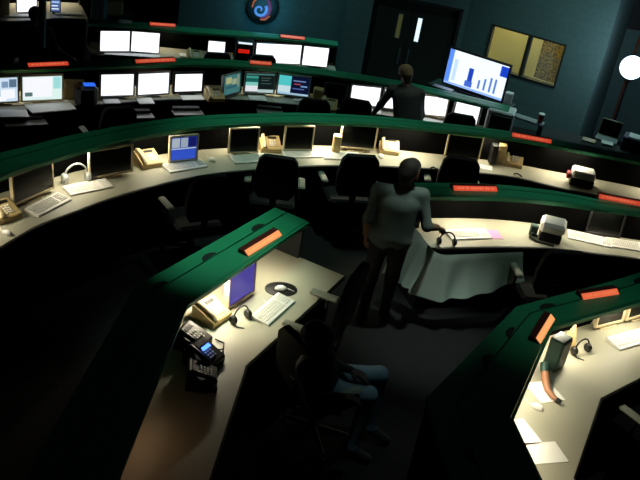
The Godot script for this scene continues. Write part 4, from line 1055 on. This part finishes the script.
func console(label: String, pts: Array, smooth: bool, y0: float, o: Dictionary) -> Array:
	var path := run_of(pts, smooth)
	var hood: float = o.get("hood", 1.07)
	var desk := 0.74
	var t := thing("control_console", label, "console", Vector3.ZERO)
	var st := tool()
	slab(st, path, [[1, 0, 0.03, desk - 0.035], [1, 0, 0.03, desk], [0, 1, -0.012, desk], [0, 1, -0.012, desk - 0.035]], y0)
	part(t, "worktop", st, M.desk)
	st = tool()
	slab(st, path, [[0, 1, -0.011, desk - 0.037], [0, 1, -0.011, desk - 0.002], [0, 1, 0.004, desk - 0.008], [0, 1, 0.004, desk - 0.03]], y0)
	part(t, "edge_band", st, M.rubber)
	st = tool()
	slab(st, path, [[1, 0, 0, 0.06], [1, 0, 0, hood], [1, 0, 0.03, hood], [1, 0, 0.03, 0.06]], y0)
	part(t, "back_panel", st, M.back_felt)
	st = tool()
	slab(st, path, [[1, 0, 0.03, 0.0], [1, 0, 0.03, 0.06], [0, 0.3, 0, 0.06], [0, 0.3, 0, 0.0]], y0)
	part(t, "plinth", st, M.rubber)
	var lip: float = o.get("lip", 0.05)
	var ht := hood + lip
	st = tool()
	slab(st, path, [[1, 0, -0.012, ht - 0.03], [1, 0, -0.012, ht], [0.68, 0, 0, ht], [0.68, 0, 0, ht - 0.03]], y0)
	part(t, "hood_strip", st, M.hood)
	st = tool()
	slab(st, path, [[0.68, 0, 0, ht - 0.03], [0.68, 0, 0, ht - 0.012], [0.68, 0, 0.012, ht - 0.012], [0.68, 0, 0.012, ht - 0.03]], y0)
	part(t, "hood_seam", st, M.rubber)
	st = tool()
	slab(st, path, [[0.68, 0, 0.012, ht - 0.025], [0.68, 0, 0.012, ht], [0, 0, -0.02, ht - 0.005], [0, 0, -0.02, ht - 0.025]], y0)
	part(t, "hood_panel", st, M.hood)
	st = tool()
	slab(st, path, [[0, 0, -0.018, hood], [0, 0, -0.018, ht - 0.008], [0, 0, 0.004, ht - 0.014], [0, 0, 0, hood - 0.004]], y0)
	part(t, "hood_lip", st, M.hood)
	for k in [0, path.size() - 1]:
		var e: Dictionary = path[k]
		var other: Dictionary = path[1] if k == 0 else path[path.size() - 2]
		var tn: Vector2 = (other.p - e.p).normalized() * 0.03
		var e2 := {"p": e.p + tn, "n": e.n, "w": e.w, "d": e.d}
		st = tool()
		slab(st, [e, e2], [[1, 0, 0.03, 0.0], [1, 0, 0.03, hood], [0, 0, -0.03, hood], [0, 0, -0.03, 0.0]], y0)
		part(t, "end_panel", st, M.panel)
		st = tool()
		slab(st, [e, e2], [[0, 0, -0.029, 0.0], [0, 0, -0.029, desk - 0.036], [0, 0.75, 0, desk - 0.036], [0, 0.75, 0, 0.0]], y0)
		part(t, "leg_panel", st, M.panel)
	var lens: float = along(path, 0.0).len
	for s in o.get("grommets", []):
		var e := along(path, s)
		var q: Vector2 = e.p - e.n * (e.w * 0.68 + 0.004)
		st = tool()
		var out := PackedVector2Array()
		for k in 13: out.append(Vector2(-cos(PI * k / 12) * 0.085, sin(PI * k / 12) * 0.05))
		var turn := atan2(e.n.x, e.n.y)
		prism(st, out, 0.0, 0.008, Transform3D(Basis(Vector3.UP, turn) * Basis(Vector3.RIGHT, -PI / 2), Vector3(q.x, y0 + hood + o.get("lip", 0.05) - 0.003, q.y)))
		part(t, "cable_grommet", st, M.rubber)
	for l in o.get("lamps", []):
		var sp := spot(path, l[0], -0.062, y0 + hood + lip - 0.044)
		var b := Basis(Vector3.UP, sp[1])
		st = tool()
		box(st, sp[0] + Vector3(0, 0.009, 0), Vector3(l[1], 0.018, 0.075), 0.004, b)
		var fix := part(t, "task_light", st, M.metal)
		st = tool()
		box(st, sp[0] + Vector3(0, -0.004, 0), Vector3(l[1] - 0.03, 0.006, 0.055), 0.001, b)
		part(fix, "lamp_diffuser", st, glow("diffuser", Color(1, 0.96, 0.86), 2.0))
		var a := AreaLight3D.new()
		a.name = "task_lamp_area"
		a.area_size = Vector2(l[1] - 0.03, 0.055)
		a.light_color = l[3] if l.size() > 3 else Color(1, 0.95, 0.83)
		a.light_energy = l[2]
		a.area_range = 30.0
		a.shadow_enabled = true
		a.transform = Transform3D(b * Basis(Vector3.RIGHT, -PI / 2), sp[0] + Vector3(0, -0.009, 0))
		add_child(a, true)
	return path

# ------------------------------------------------------------------ things on the desks
func bars(st: SurfaceTool, rnd: RandomNumberGenerator, width: float, h: float, y: float, z: float):
	var x := -width * 0.5
	while x < width * 0.5 - 0.012:
		var w := rnd.randf_range(0.012, 0.03)
		box(st, Vector3(x + w * 0.5, y, z), Vector3(w, h * rnd.randf_range(0.6, 1.0), 0.002), 0.0004)
		x += w + (0.007 if rnd.randf() < 0.75 else 0.022)

func light_sign(label: String, sp: Array, len: float, energy: float, tint := Color(0.86, 0.30, 0.20), tilt := 40.0):
	var t := thing("position_sign", label, "sign", sp[0], sp[1], "lit red name bars along the consoles")
	var st := tool()
	var tb := Basis(Vector3.RIGHT, -deg_to_rad(tilt))
	var c := Vector3(0, 0.045, 0)
	var poly := PackedVector2Array([Vector2(-0.05, 0.0), Vector2(0.05, 0.0), Vector2(0.05, 0.014), Vector2(0.0, 0.052), Vector2(-0.05, 0.052)])
	# prism axis along x : local x of the outline becomes z
	prism(st, poly, -len * 0.5, len * 0.5, Transform3D(Basis(Vector3(0, 0, 1), Vector3(0, 1, 0), Vector3(-1, 0, 0)), Vector3.ZERO))
	part(t, "housing", st, M.sign_body)
	var a := Vector3(0, 0.014, 0.05)
	var b := Vector3(0, 0.052, 0.0)
	var dirv := (b - a).normalized()
	var nrm := Vector3(0, -dirv.z, dirv.y)
	var fb := Basis(Vector3.RIGHT, dirv, nrm)
	st = tool()
	box(st, (a + b) * 0.5 + nrm * 0.004, Vector3(len - 0.02, (b - a).length() - 0.008, 0.006), 0.002, fb)
	var face := part(t, "lit_face", st, glow("sign" + str(energy) + str(tint), tint, energy))
	st = tool()
	var rnd := RandomNumberGenerator.new()
	rnd.seed = hash(label)
	var strokes := tool()
	bars(strokes, rnd, len * 0.8, 0.024, 0.0, 0.0)
	var mesh_o := part(face, "lettering", strokes, glow("letters" + str(energy), tint.lerp(Color(1, 0.7, 0.45), 0.4), energy * 1.1))
	mesh_o.set_meta("kind", "stuff")
	mesh_o.transform = Transform3D(fb, (a + b) * 0.5 + nrm * 0.009)
	var l := AreaLight3D.new()
	l.name = "sign_area"
	l.area_size = Vector2(len - 0.02, 0.07)
	l.light_color = tint
	l.light_energy = 0.006 * energy
	l.area_range = 20.0
	l.shadow_enabled = true
	t.add_child(l)
	l.transform = Transform3D(fb * Basis(Vector3.UP, PI), (a + b) * 0.5 + nrm * 0.014)
	return t

func frame_mesh(st: SurfaceTool, w: float, h: float, bez: float, depth: float, bottom := -1.0):
	var bb := bez if bottom < 0 else bottom
	box(st, Vector3(-w / 2 + bez / 2, h / 2, 0), Vector3(bez, h, depth), 0.003)
	box(st, Vector3(w / 2 - bez / 2, h / 2, 0), Vector3(bez, h, depth), 0.003)
	box(st, Vector3(0, h - bez / 2, 0), Vector3(w - bez * 2 + 0.002, bez, depth), 0.003)
	box(st, Vector3(0, bb / 2, 0), Vector3(w - bez * 2 + 0.002, bb, depth), 0.003)

func screen_quad(w: float, h: float) -> SurfaceTool:
	var st := tool()
	var v := [Vector3(-w / 2, -h / 2, 0), Vector3(-w / 2, h / 2, 0), Vector3(w / 2, h / 2, 0), Vector3(w / 2, -h / 2, 0)]
	var uv := [Vector2(0, 1), Vector2(0, 0), Vector2(1, 0), Vector2(1, 1)]
	for i in [0, 1, 2, 0, 2, 3]:
		st.set_uv(uv[i])
		st.add_vertex(v[i])
	for i in 4:
		var j := (i + 1) % 4
		for q in [v[i], v[j], v[j] - Vector3(0, 0, 0.004), v[i], v[j] - Vector3(0, 0, 0.004), v[i] - Vector3(0, 0, 0.004)]:
			st.set_uv(Vector2(0.02, 0.02))
			st.add_vertex(q)
	return st

# flat-panel monitor whose lower corners stand at pl and pr
func monitor(label: String, pl: Vector3, pr: Vector3, h: float, screen: String, o := {}) -> Node3D:
	var mid := (pl + pr) * 0.5
	var w := Vector2(pr.x - pl.x, pr.z - pl.z).length()
	var turn := atan2(-(pr.z - pl.z), pr.x - pl.x)
	var desk_y: float = o.get("desk", 0.74)
	var lift := mid.y - desk_y
	mid.y = desk_y
	var t := thing("flat_monitor", label, "monitor", mid, turn, o.get("group", ""))
	var tilt := Transform3D(Basis(Vector3.RIGHT, -deg_to_rad(o.get("tilt", 5.0))), Vector3(0, lift, 0))
	var bez: float = o.get("bezel", 0.02)
	var mb: Material = M[o.get("body", "beige")]
	var st := tool()
	frame_mesh(st, w, h, bez, 0.035)
	var fr := part(t, "bezel_frame", st, mb)
	fr.transform = tilt
	st = tool()
	box(st, Vector3(0, h * 0.5, -0.03), Vector3(w * 0.94, h * 0.92, 0.034), 0.012)
	var back := part(t, "back_shell", st, mb)
	back.transform = tilt
	var sw := w - bez * 2 + 0.002
	var sh := h - bez * 2 + 0.002
	var sc := part(t, "screen", screen_quad(sw, sh), screens[screen])
	sc.transform = tilt * Transform3D(Basis(), Vector3(0, h * 0.5, 0.008))
	if screen != "off":
		var a := AreaLight3D.new()
		a.name = "screen_area"
		a.area_size = Vector2(sw, sh)
		a.light_color = o.get("glow", Color(0.86, 0.94, 1.0))
		a.light_energy = o.get("energy", 0.012)
		a.area_range = 20.0
		a.shadow_enabled = true
		t.add_child(a)
		a.transform = tilt * Transform3D(Basis(Vector3.UP, PI), Vector3(0, h * 0.5, 0.02))
	st = tool()
	box(st, Vector3(0, (lift + h * 0.4) * 0.5, -0.062), Vector3(0.07, lift + h * 0.4, 0.03), 0.004)
	part(t, "stand_neck", st, mb)
	st = tool()
	var sbw := minf(0.22, w * 0.6)
	box(st, Vector3(0, 0.008, -0.045), Vector3(sbw, 0.014, 0.13), 0.005)
	part(t, "stand_base", st, mb)
	return t

func make_keyboard() -> Node3D:
	var t := thing("computer_keyboard", "", "keyboard", Vector3.ZERO)
	var st := tool()
	var side := PackedVector2Array([Vector2(-0.085, 0.0), Vector2(0.085, 0.0), Vector2(0.085, 0.012), Vector2(0.08, 0.017), Vector2(-0.078, 0.032), Vector2(-0.085, 0.026)])
	prism(st, side, -0.225, 0.225, Transform3D(Basis(Vector3(0, 0, 1), Vector3(0, 1, 0), Vector3(-1, 0, 0)), Vector3.ZERO))
	part(t, "case", st, M.white_plastic)
	st = tool()
	var slope := Basis(Vector3.RIGHT, atan2(0.015, 0.158))
	for r in 5:
		var z := -0.05 + r * 0.024
		var y := 0.0245 - (z + 0.0) * 0.095
		for c in 20:
			if c == 15: continue
			box(st, Vector3(-0.205 + c * 0.0216, y + 0.002, z), Vector3(0.018, 0.008, 0.019), 0.003, slope)
	var k := part(t, "key_field", st, M.key_plastic)
	k.set_meta("kind", "stuff")
	st = tool()
	tube(st, [Vector3(0.05, 0.02, -0.085), Vector3(0.06, 0.008, -0.11), Vector3(0.09, 0.005, -0.14)], 0.003, 6)
	part(t, "cord", st, M.white_plastic)
	return t

func make_mouse() -> Node3D:
	var t := thing("computer_mouse", "", "mouse", Vector3.ZERO)
	var st := tool()
	lathe(st, Vector3.ZERO, [[0.0, 0.036], [0.012, 0.035], [0.022, 0.029], [0.028, 0.018], [0.03, 0.006], [0.028, 0.0], [0.0, 0.0]], 16, true, Basis(Vector3(1, 0, 0), Vector3(0, 1, 0), Vector3(0, 0, 1.75)))
	part(t, "body", st, M.white_plastic)
	st = tool()
	box(st, Vector3(0, 0.032, -0.026), Vector3(0.006, 0.008, 0.014), 0.002)
	part(t, "scroll_wheel", st, M.rubber)
	st = tool()
	tube(st, [Vector3(0, 0.01, -0.05), Vector3(0.01, 0.004, -0.08), Vector3(0.04, 0.003, -0.11)], 0.002, 6)
	part(t, "cord", st, M.white_plastic)
	return t

# desk telephone: sloping base, handset in its cradle, keypad, coiled cord
func make_telephone(body: Material, hand: Material) -> Node3D:
	var t := thing("desk_telephone", "", "telephone", Vector3.ZERO)
	var st := tool()
	var side := PackedVector2Array([Vector2(-0.11, 0.0), Vector2(0.11, 0.0), Vector2(0.11, 0.045), Vector2(0.1, 0.055), Vector2(-0.09, 0.125), Vector2(-0.11, 0.115)])
	prism(st, side, -0.115, 0.115, Transform3D(Basis(Vector3(0, 0, 1), Vector3(0, 1, 0), Vector3(-1, 0, 0)), Vector3.ZERO))
	part(t, "base", st, body)
	var slope := Basis(Vector3.RIGHT, atan2(0.07, 0.19))
	st = tool()
	tube(st, [Vector3(-0.075, 0.122, -0.095), Vector3(-0.075, 0.136, -0.07), Vector3(-0.075, 0.118, 0.0), Vector3(-0.075, 0.085, 0.075), Vector3(-0.075, 0.06, 0.09)], [0.026, 0.024, 0.017, 0.024, 0.026], 10)
	part(t, "handset", st, hand)
	st = tool()
	for r in 4:
		for c in 3:
			box(st, Vector3(-0.005 + c * 0.028, 0.092 - (r * 0.024 - 0.01) * 0.37 + 0.004, -0.01 + r * 0.024), Vector3(0.02, 0.01, 0.016), 0.003, slope)
	part(t, "keypad", st, M.key_plastic).set_meta("kind", "stuff")
	st = tool()
	box(st, Vector3(0.03, 0.117, -0.055), Vector3(0.1, 0.006, 0.032), 0.002, slope)
	part(t, "display_panel", st, M.rubber)
	st = tool()
	var pts := []
	for i in 25:
		var a := i * 1.3
		pts.append(Vector3(-0.12 - 0.02 * sin(i * 0.13), 0.014 + 0.007 * cos(a), -0.06 + i * 0.006 + 0.003 * sin(a)))
	tube(st, pts, 0.003, 5)
	part(t, "coiled_cord", st, hand)
	return t

# headset: sprung band with two ear cups and a boom
func make_headset(m: Material) -> Node3D:
	var t := thing("headset", "", "headset", Vector3.ZERO)
	var st := tool()
	var pts := []
	for i in 13:
		var a := PI * i / 12
		pts.append(Vector3(cos(a) * 0.08, 0.04 + sin(a) * 0.1, 0))
	tube(st, pts, 0.007, 6)
	part(t, "headband", st, m)
	for s in [-1, 1]:
		st = tool()
		lathe(st, Vector3(s * 0.078, 0.04, 0), [[0.0, -0.018], [0.03, -0.018], [0.038, -0.008], [0.038, 0.008], [0.03, 0.018], [0.0, 0.018]], 14, false, Basis(Vector3.FORWARD, PI / 2))
		part(t, "ear_cup", st, m)
	st = tool()
	tube(st, [Vector3(-0.09, 0.03, 0), Vector3(-0.09, 0.01, 0.06), Vector3(-0.05, 0.008, 0.1)], 0.004, 6)
	part(t, "boom", st, m)
	return t

func make_paper(w: float, l: float, thick := 0.004) -> SurfaceTool:
	var st := tool()
	box(st, Vector3(0, thick * 0.5, 0), Vector3(w, thick, l), 0.0005)
	return st

# office swivel chair, faces local -z (towards its desk)
func make_chair() -> Node3D:
	var t := thing("office_chair", "", "chair", Vector3.ZERO)
	var st := tool()
	box(st, Vector3(0, 0.455, 0), Vector3(0.48, 0.075, 0.46), 0.03)
	part(t, "seat", st, M.chair)
	st = tool()
	var out := PackedVector2Array([Vector2(-0.16, 0.6), Vector2(-0.21, 0.68), Vector2(-0.225, 0.86), Vector2(-0.2, 1.04), Vector2(-0.15, 1.1), Vector2(0.15, 1.1), Vector2(0.2, 1.04), Vector2(0.225, 0.86), Vector2(0.21, 0.68), Vector2(0.16, 0.6)])
	prism(st, out, -0.03, 0.03, Transform3D(Basis(Vector3.RIGHT, deg_to_rad(8)), Vector3(0, -0.02, 0.16)))
	part(t, "backrest", st, M.chair)
	st = tool()
	box(st, Vector3(0, 0.55, 0.265), Vector3(0.07, 0.3, 0.025), 0.006, Basis(Vector3.RIGHT, deg_to_rad(8)))
	part(t, "back_support", st, M.rubber)
	for s in [-1, 1]:
		st = tool()
		box(st, Vector3(s * 0.285, 0.655, -0.01), Vector3(0.075, 0.035, 0.26), 0.014)
		var pad := part(t, "armrest", st, M.arm_pad)
		st = tool()
		tube(st, [Vector3(s * 0.2, 0.43, 0.02), Vector3(s * 0.285, 0.46, 0.02), Vector3(s * 0.285, 0.64, 0.02)], 0.016, 8)
		part(pad, "arm_post", st, M.rubber)
	st = tool()
	lathe(st, Vector3.ZERO, [[0.0, 0.42], [0.05, 0.42], [0.03, 0.38], [0.028, 0.2], [0.04, 0.12], [0.0, 0.12]], 12)
	part(t, "gas_column", st, M.rubber)
	for i in 5:
		var a := TAU * i / 5.0 + 0.3
		var d := Vector3(cos(a), 0, sin(a))
		st = tool()
		tube(st, [d * 0.03 + Vector3(0, 0.13, 0), d * 0.29 + Vector3(0, 0.075, 0)], [0.026, 0.016], 6)
		var leg := part(t, "base_leg", st, M.rubber)
		st = tool()
		lathe(st, d * 0.29 + Vector3(0, 0.028, 0), [[0.0, -0.02], [0.022, -0.02], [0.027, -0.012], [0.027, 0.012], [0.022, 0.02], [0.0, 0.02]], 10, false, Basis(Vector3.UP, -a + PI / 2) * Basis(Vector3.RIGHT, PI / 2))
		part(leg, "caster", st, M.rubber)
	return t

# ------------------------------------------------------------------ people
# bones: [from, radius, to, radius, colour]
func flesh(st: SurfaceTool, bones: Array, cell: float, blend: float):
	var lo := Vector3.ONE * 1e9
	var hi := -lo
	for b in bones:
		for e in [[b[0], b[1]], [b[2], b[3]]]:
			lo = lo.min(e[0] - Vector3.ONE * (e[1] + cell * 2.5))
			hi = hi.max(e[0] + Vector3.ONE * (e[1] + cell * 2.5))
	var n := Vector3i(((hi - lo) / cell).ceil()) + Vector3i.ONE
	var acc := PackedFloat32Array()
	acc.resize(n.x * n.y * n.z)
	var best := PackedFloat32Array()
	best.resize(acc.size())
	best.fill(1e9)
	var who := PackedByteArray()
	who.resize(acc.size())
	var k := 1.0 / blend
	for bi in bones.size():
		var b = bones[bi]
		var p: Vector3 = b[0]
		var ab: Vector3 = b[2] - p
		var l2 := maxf(ab.length_squared(), 1e-9)
		var r0: float = b[1]
		var r1: float = b[3]
		var m := maxf(r0, r1) + cell * 2.5 + blend * 2.0
		var a0 := Vector3i(((p.min(b[2]) - Vector3.ONE * m - lo) / cell).floor()).clamp(Vector3i.ZERO, n - Vector3i.ONE)
		var a1 := Vector3i(((p.max(b[2]) + Vector3.ONE * m - lo) / cell).ceil()).clamp(Vector3i.ZERO, n - Vector3i.ONE)
		for z in range(a0.z, a1.z + 1):
			for y in range(a0.y, a1.y + 1):
				var row := (z * n.y + y) * n.x
				for x in range(a0.x, a1.x + 1):
					var q := lo + Vector3(x, y, z) * cell - p
					var h := clampf(q.dot(ab) / l2, 0.0, 1.0)
					var d := (q - ab * h).length() - lerpf(r0, r1, h)
					if d > m: continue
					acc[row + x] += exp(-k * maxf(d, -0.3))
					if d < best[row + x]:
						best[row + x] = d
						who[row + x] = bi
	var f := PackedFloat32Array()
	f.resize(acc.size())
	for i in acc.size():
		f[i] = 1.0 if acc[i] <= 1e-9 else -log(acc[i]) * blend
	var verts := {}
	var ids := [0, 1, n.x, n.x + 1, n.x * n.y, n.x * n.y + 1, n.x * n.y + n.x, n.x * n.y + n.x + 1]
	var edges := [[0, 1], [0, 2], [0, 4], [1, 3], [1, 5], [2, 3], [2, 6], [3, 7], [4, 5], [4, 6], [5, 7], [6, 7]]
	for z in n.z - 1:
		for y in n.y - 1:
			for x in n.x - 1:
				var i := (z * n.y + y) * n.x + x
				var neg := 0
				for c in 8:
					if f[i + ids[c]] < 0.0: neg += 1
				if neg == 0 or neg == 8: continue
				var sum := Vector3()
				var cnt := 0
				for e in edges:
					var fa := f[i + ids[e[0]]]
					var fb := f[i + ids[e[1]]]
					if (fa < 0.0) == (fb < 0.0): continue
					var t := fa / (fa - fb)
					sum += Vector3(e[0] & 1, (e[0] >> 1) & 1, e[0] >> 2).lerp(Vector3(e[1] & 1, (e[1] >> 1) & 1, e[1] >> 2), t)
					cnt += 1
				verts[i] = lo + (Vector3(x, y, z) + sum / cnt) * cell
	st.set_smooth_group(0)
	var step := [1, n.x, n.x * n.y]
	for i in verts:
		for a in 3:
			var b: int = step[(a + 1) % 3]
			var c: int = step[(a + 2) % 3]
			var j: int = i + step[a]
			if (f[i] < 0.0) == (f[j] < 0.0): continue
			if not (verts.has(i - b) and verts.has(i - c) and verts.has(i - b - c)): continue
			var q := [verts[i], verts[i - b], verts[i - b - c], verts[i - c]]
			var out_sign := 1.0 if f[i] < 0.0 else -1.0
			var ax := Vector3()
			ax[a] = out_sign
			var mid: Vector3 = (q[0] + q[1] + q[2] + q[3]) * 0.25 - ax * 0.05
			st.set_color(bones[who[i if f[i] < 0.0 else j]][4])
			quad(st, q[0], q[1], q[2], q[3], mid)
	st.set_smooth_group(-1)

func hand_bones(wrist: Vector3, dir: Vector3, palm_down: Vector3, thumb_side: float, skin: Color, curl := 0.35) -> Array:
	var out := []
	dir = dir.normalized()
	var dn := (palm_down - dir * palm_down.dot(dir)).normalized()
	var side := dir.cross(dn).normalized() * thumb_side
	for k in 4:
		var base := wrist + dir * 0.085 + side * (0.030 - k * 0.020)
		out.append([wrist + side * (0.012 - k * 0.009), 0.017, base, 0.013, skin])
		var ln: float = [0.026, 0.030, 0.028, 0.021][k]
		var p := base
		var d := dir
		for j in 3:
			d = (d * cos(curl * (0.7 + j * 0.3)) + dn * sin(curl * (0.7 + j * 0.3))).normalized()
			var q := p + d * ln * (1.35 - j * 0.25)
			out.append([p, 0.0095 - j * 0.0008, q, 0.0087 - j * 0.0008, skin])
			p = q
	var tb := wrist + dir * 0.025 + side * 0.026
	var t1 := tb + (dir * 0.6 + side * 0.7 + dn * 0.25).normalized() * 0.04
	var t2 := t1 + (dir * 0.85 + side * 0.3 + dn * 0.3).normalized() * 0.03
	var t3 := t2 + (dir * 0.95 + dn * 0.3).normalized() * 0.024
	out.append([tb, 0.015, t1, 0.012, skin])
	out.append([t1, 0.0115, t2, 0.010, skin])
	out.append([t2, 0.010, t3, 0.009, skin])
	return out

# j: joints by name, c: colours by name; face: where the head looks
func person(label: String, at: Vector3, turn: float, j: Dictionary, c: Dictionary) -> Node3D:
	var t := thing("person", label, "person", at, turn)
	var st := tool()
	var B := []
	var sl: Color = c.shirt
	var tr: Color = c.trousers
	var sk: Color = c.skin
	var fore: Color = c.get("forearm", sl)
	var up: Vector3 = (j.neck - j.pelvis).normalized()
	var sx: Vector3 = (j.shoulder_r - j.shoulder_l).normalized()
	B.append([j.hip_l, 0.094, j.hip_r, 0.094, tr])
	B.append([j.pelvis - up * 0.02, 0.112, j.pelvis + up * 0.05, 0.11, tr])
	var waist: Vector3 = j.pelvis.lerp(j.neck, 0.33)
	var chest: Vector3 = j.pelvis.lerp(j.neck, 0.68)
	B.append([j.pelvis + up * 0.03 - sx * 0.065, 0.128, chest - sx * 0.075, 0.12, sl])
	B.append([j.pelvis + up * 0.03 + sx * 0.065, 0.128, chest + sx * 0.075, 0.12, sl])
	B.append([j.pelvis + up * 0.04, 0.132, chest, 0.138, sl])
	B.append([chest, 0.125, j.neck - up * 0.06, 0.075, sl])
	B.append([j.neck - up * 0.05, 0.07, j.shoulder_l, 0.065, sl])
	B.append([j.neck - up * 0.05, 0.07, j.shoulder_r, 0.065, sl])
	for s in ["l", "r"]:
		B.append([j["shoulder_" + s], 0.062, j["elbow_" + s], 0.046, sl])
		B.append([j["elbow_" + s], 0.045, j["wrist_" + s], 0.031, fore])
		B.append([j["hip_" + s], 0.098, j["knee_" + s], 0.064, tr])
		B.append([j["knee_" + s], 0.062, j["ankle_" + s], 0.046, tr])
		B.append([j["ankle_" + s] - Vector3(0, 0.02, 0), 0.045, j["toe_" + s], 0.036, c.shoes])
	B.append([j.neck - up * 0.02, 0.055, j.head, 0.055, sk])
	flesh(st, B, 0.013, 0.014)
	var look: Vector3 = (j.look as Vector3).normalized()
	var hu: Vector3 = (j.head - j.neck).normalized()
	look = (look - hu * look.dot(hu)).normalized()
	var hs := look.cross(hu).normalized()
	var H: Vector3 = j.head
	var F := [[H - look * 0.02 + hu * 0.03, 0.088, H + look * 0.015 + hu * 0.035, 0.085, sk], [H + look * 0.02 - hu * 0.03, 0.066, H + look * 0.045 - hu * 0.065, 0.04, sk],
		[H + look * 0.095 + hu * 0.02, 0.010, H + look * 0.118 - hu * 0.018, 0.014, sk], [H + hs * 0.083 + hu * 0.015, 0.014, H + hs * 0.088 - hu * 0.02, 0.012, sk], [H - hs * 0.083 + hu * 0.015, 0.014, H - hs * 0.088 - hu * 0.02, 0.012, sk],
		[H + look * 0.09 + hs * 0.045 + hu * 0.045, 0.012, H + look * 0.09 - hs * 0.045 + hu * 0.045, 0.012, sk],
		[H + look * 0.086 + hs * 0.02 - hu * 0.05, 0.008, H + look * 0.086 - hs * 0.02 - hu * 0.05, 0.008, sk.lerp(Color(0.35, 0.08, 0.06), 0.5)], [H - hu * 0.02, 0.055, j.neck, 0.056, sk]]
	flesh(st, F, 0.007, 0.006)
	for s in ["l", "r"]:
		flesh(st, hand_bones(j["wrist_" + s], j["hand_" + s], j["palm_" + s], (1.0 if s == "r" else -1.0) * j.get("thumb", 1.0), sk, j.get("curl", 0.35)), 0.0045, 0.0035)
	part(t, "body", st, M.skin)
	st = tool()
	var hr: Color = c.hair
	var hb := [[H - look * 0.03 + hu * 0.055, 0.09, H + look * 0.02 + hu * 0.062, 0.083, hr], [H - look * 0.05 + hu * 0.0, 0.078, H - look * 0.045 - hu * c.get("hair_length", 0.04), 0.06, hr]]
	flesh(st, hb, 0.01, 0.01)
	part(t, "hair", st, M.skin)
	for s in [-1, 1]:
		st = tool()
		lathe(st, H + look * 0.088 + hs * 0.033 * s + hu * 0.022, [[0.0, -0.011], [0.008, -0.008], [0.011, 0.0], [0.008, 0.008], [0.0, 0.011]], 10)
		part(t, "eye", st, M.eye)
	return t
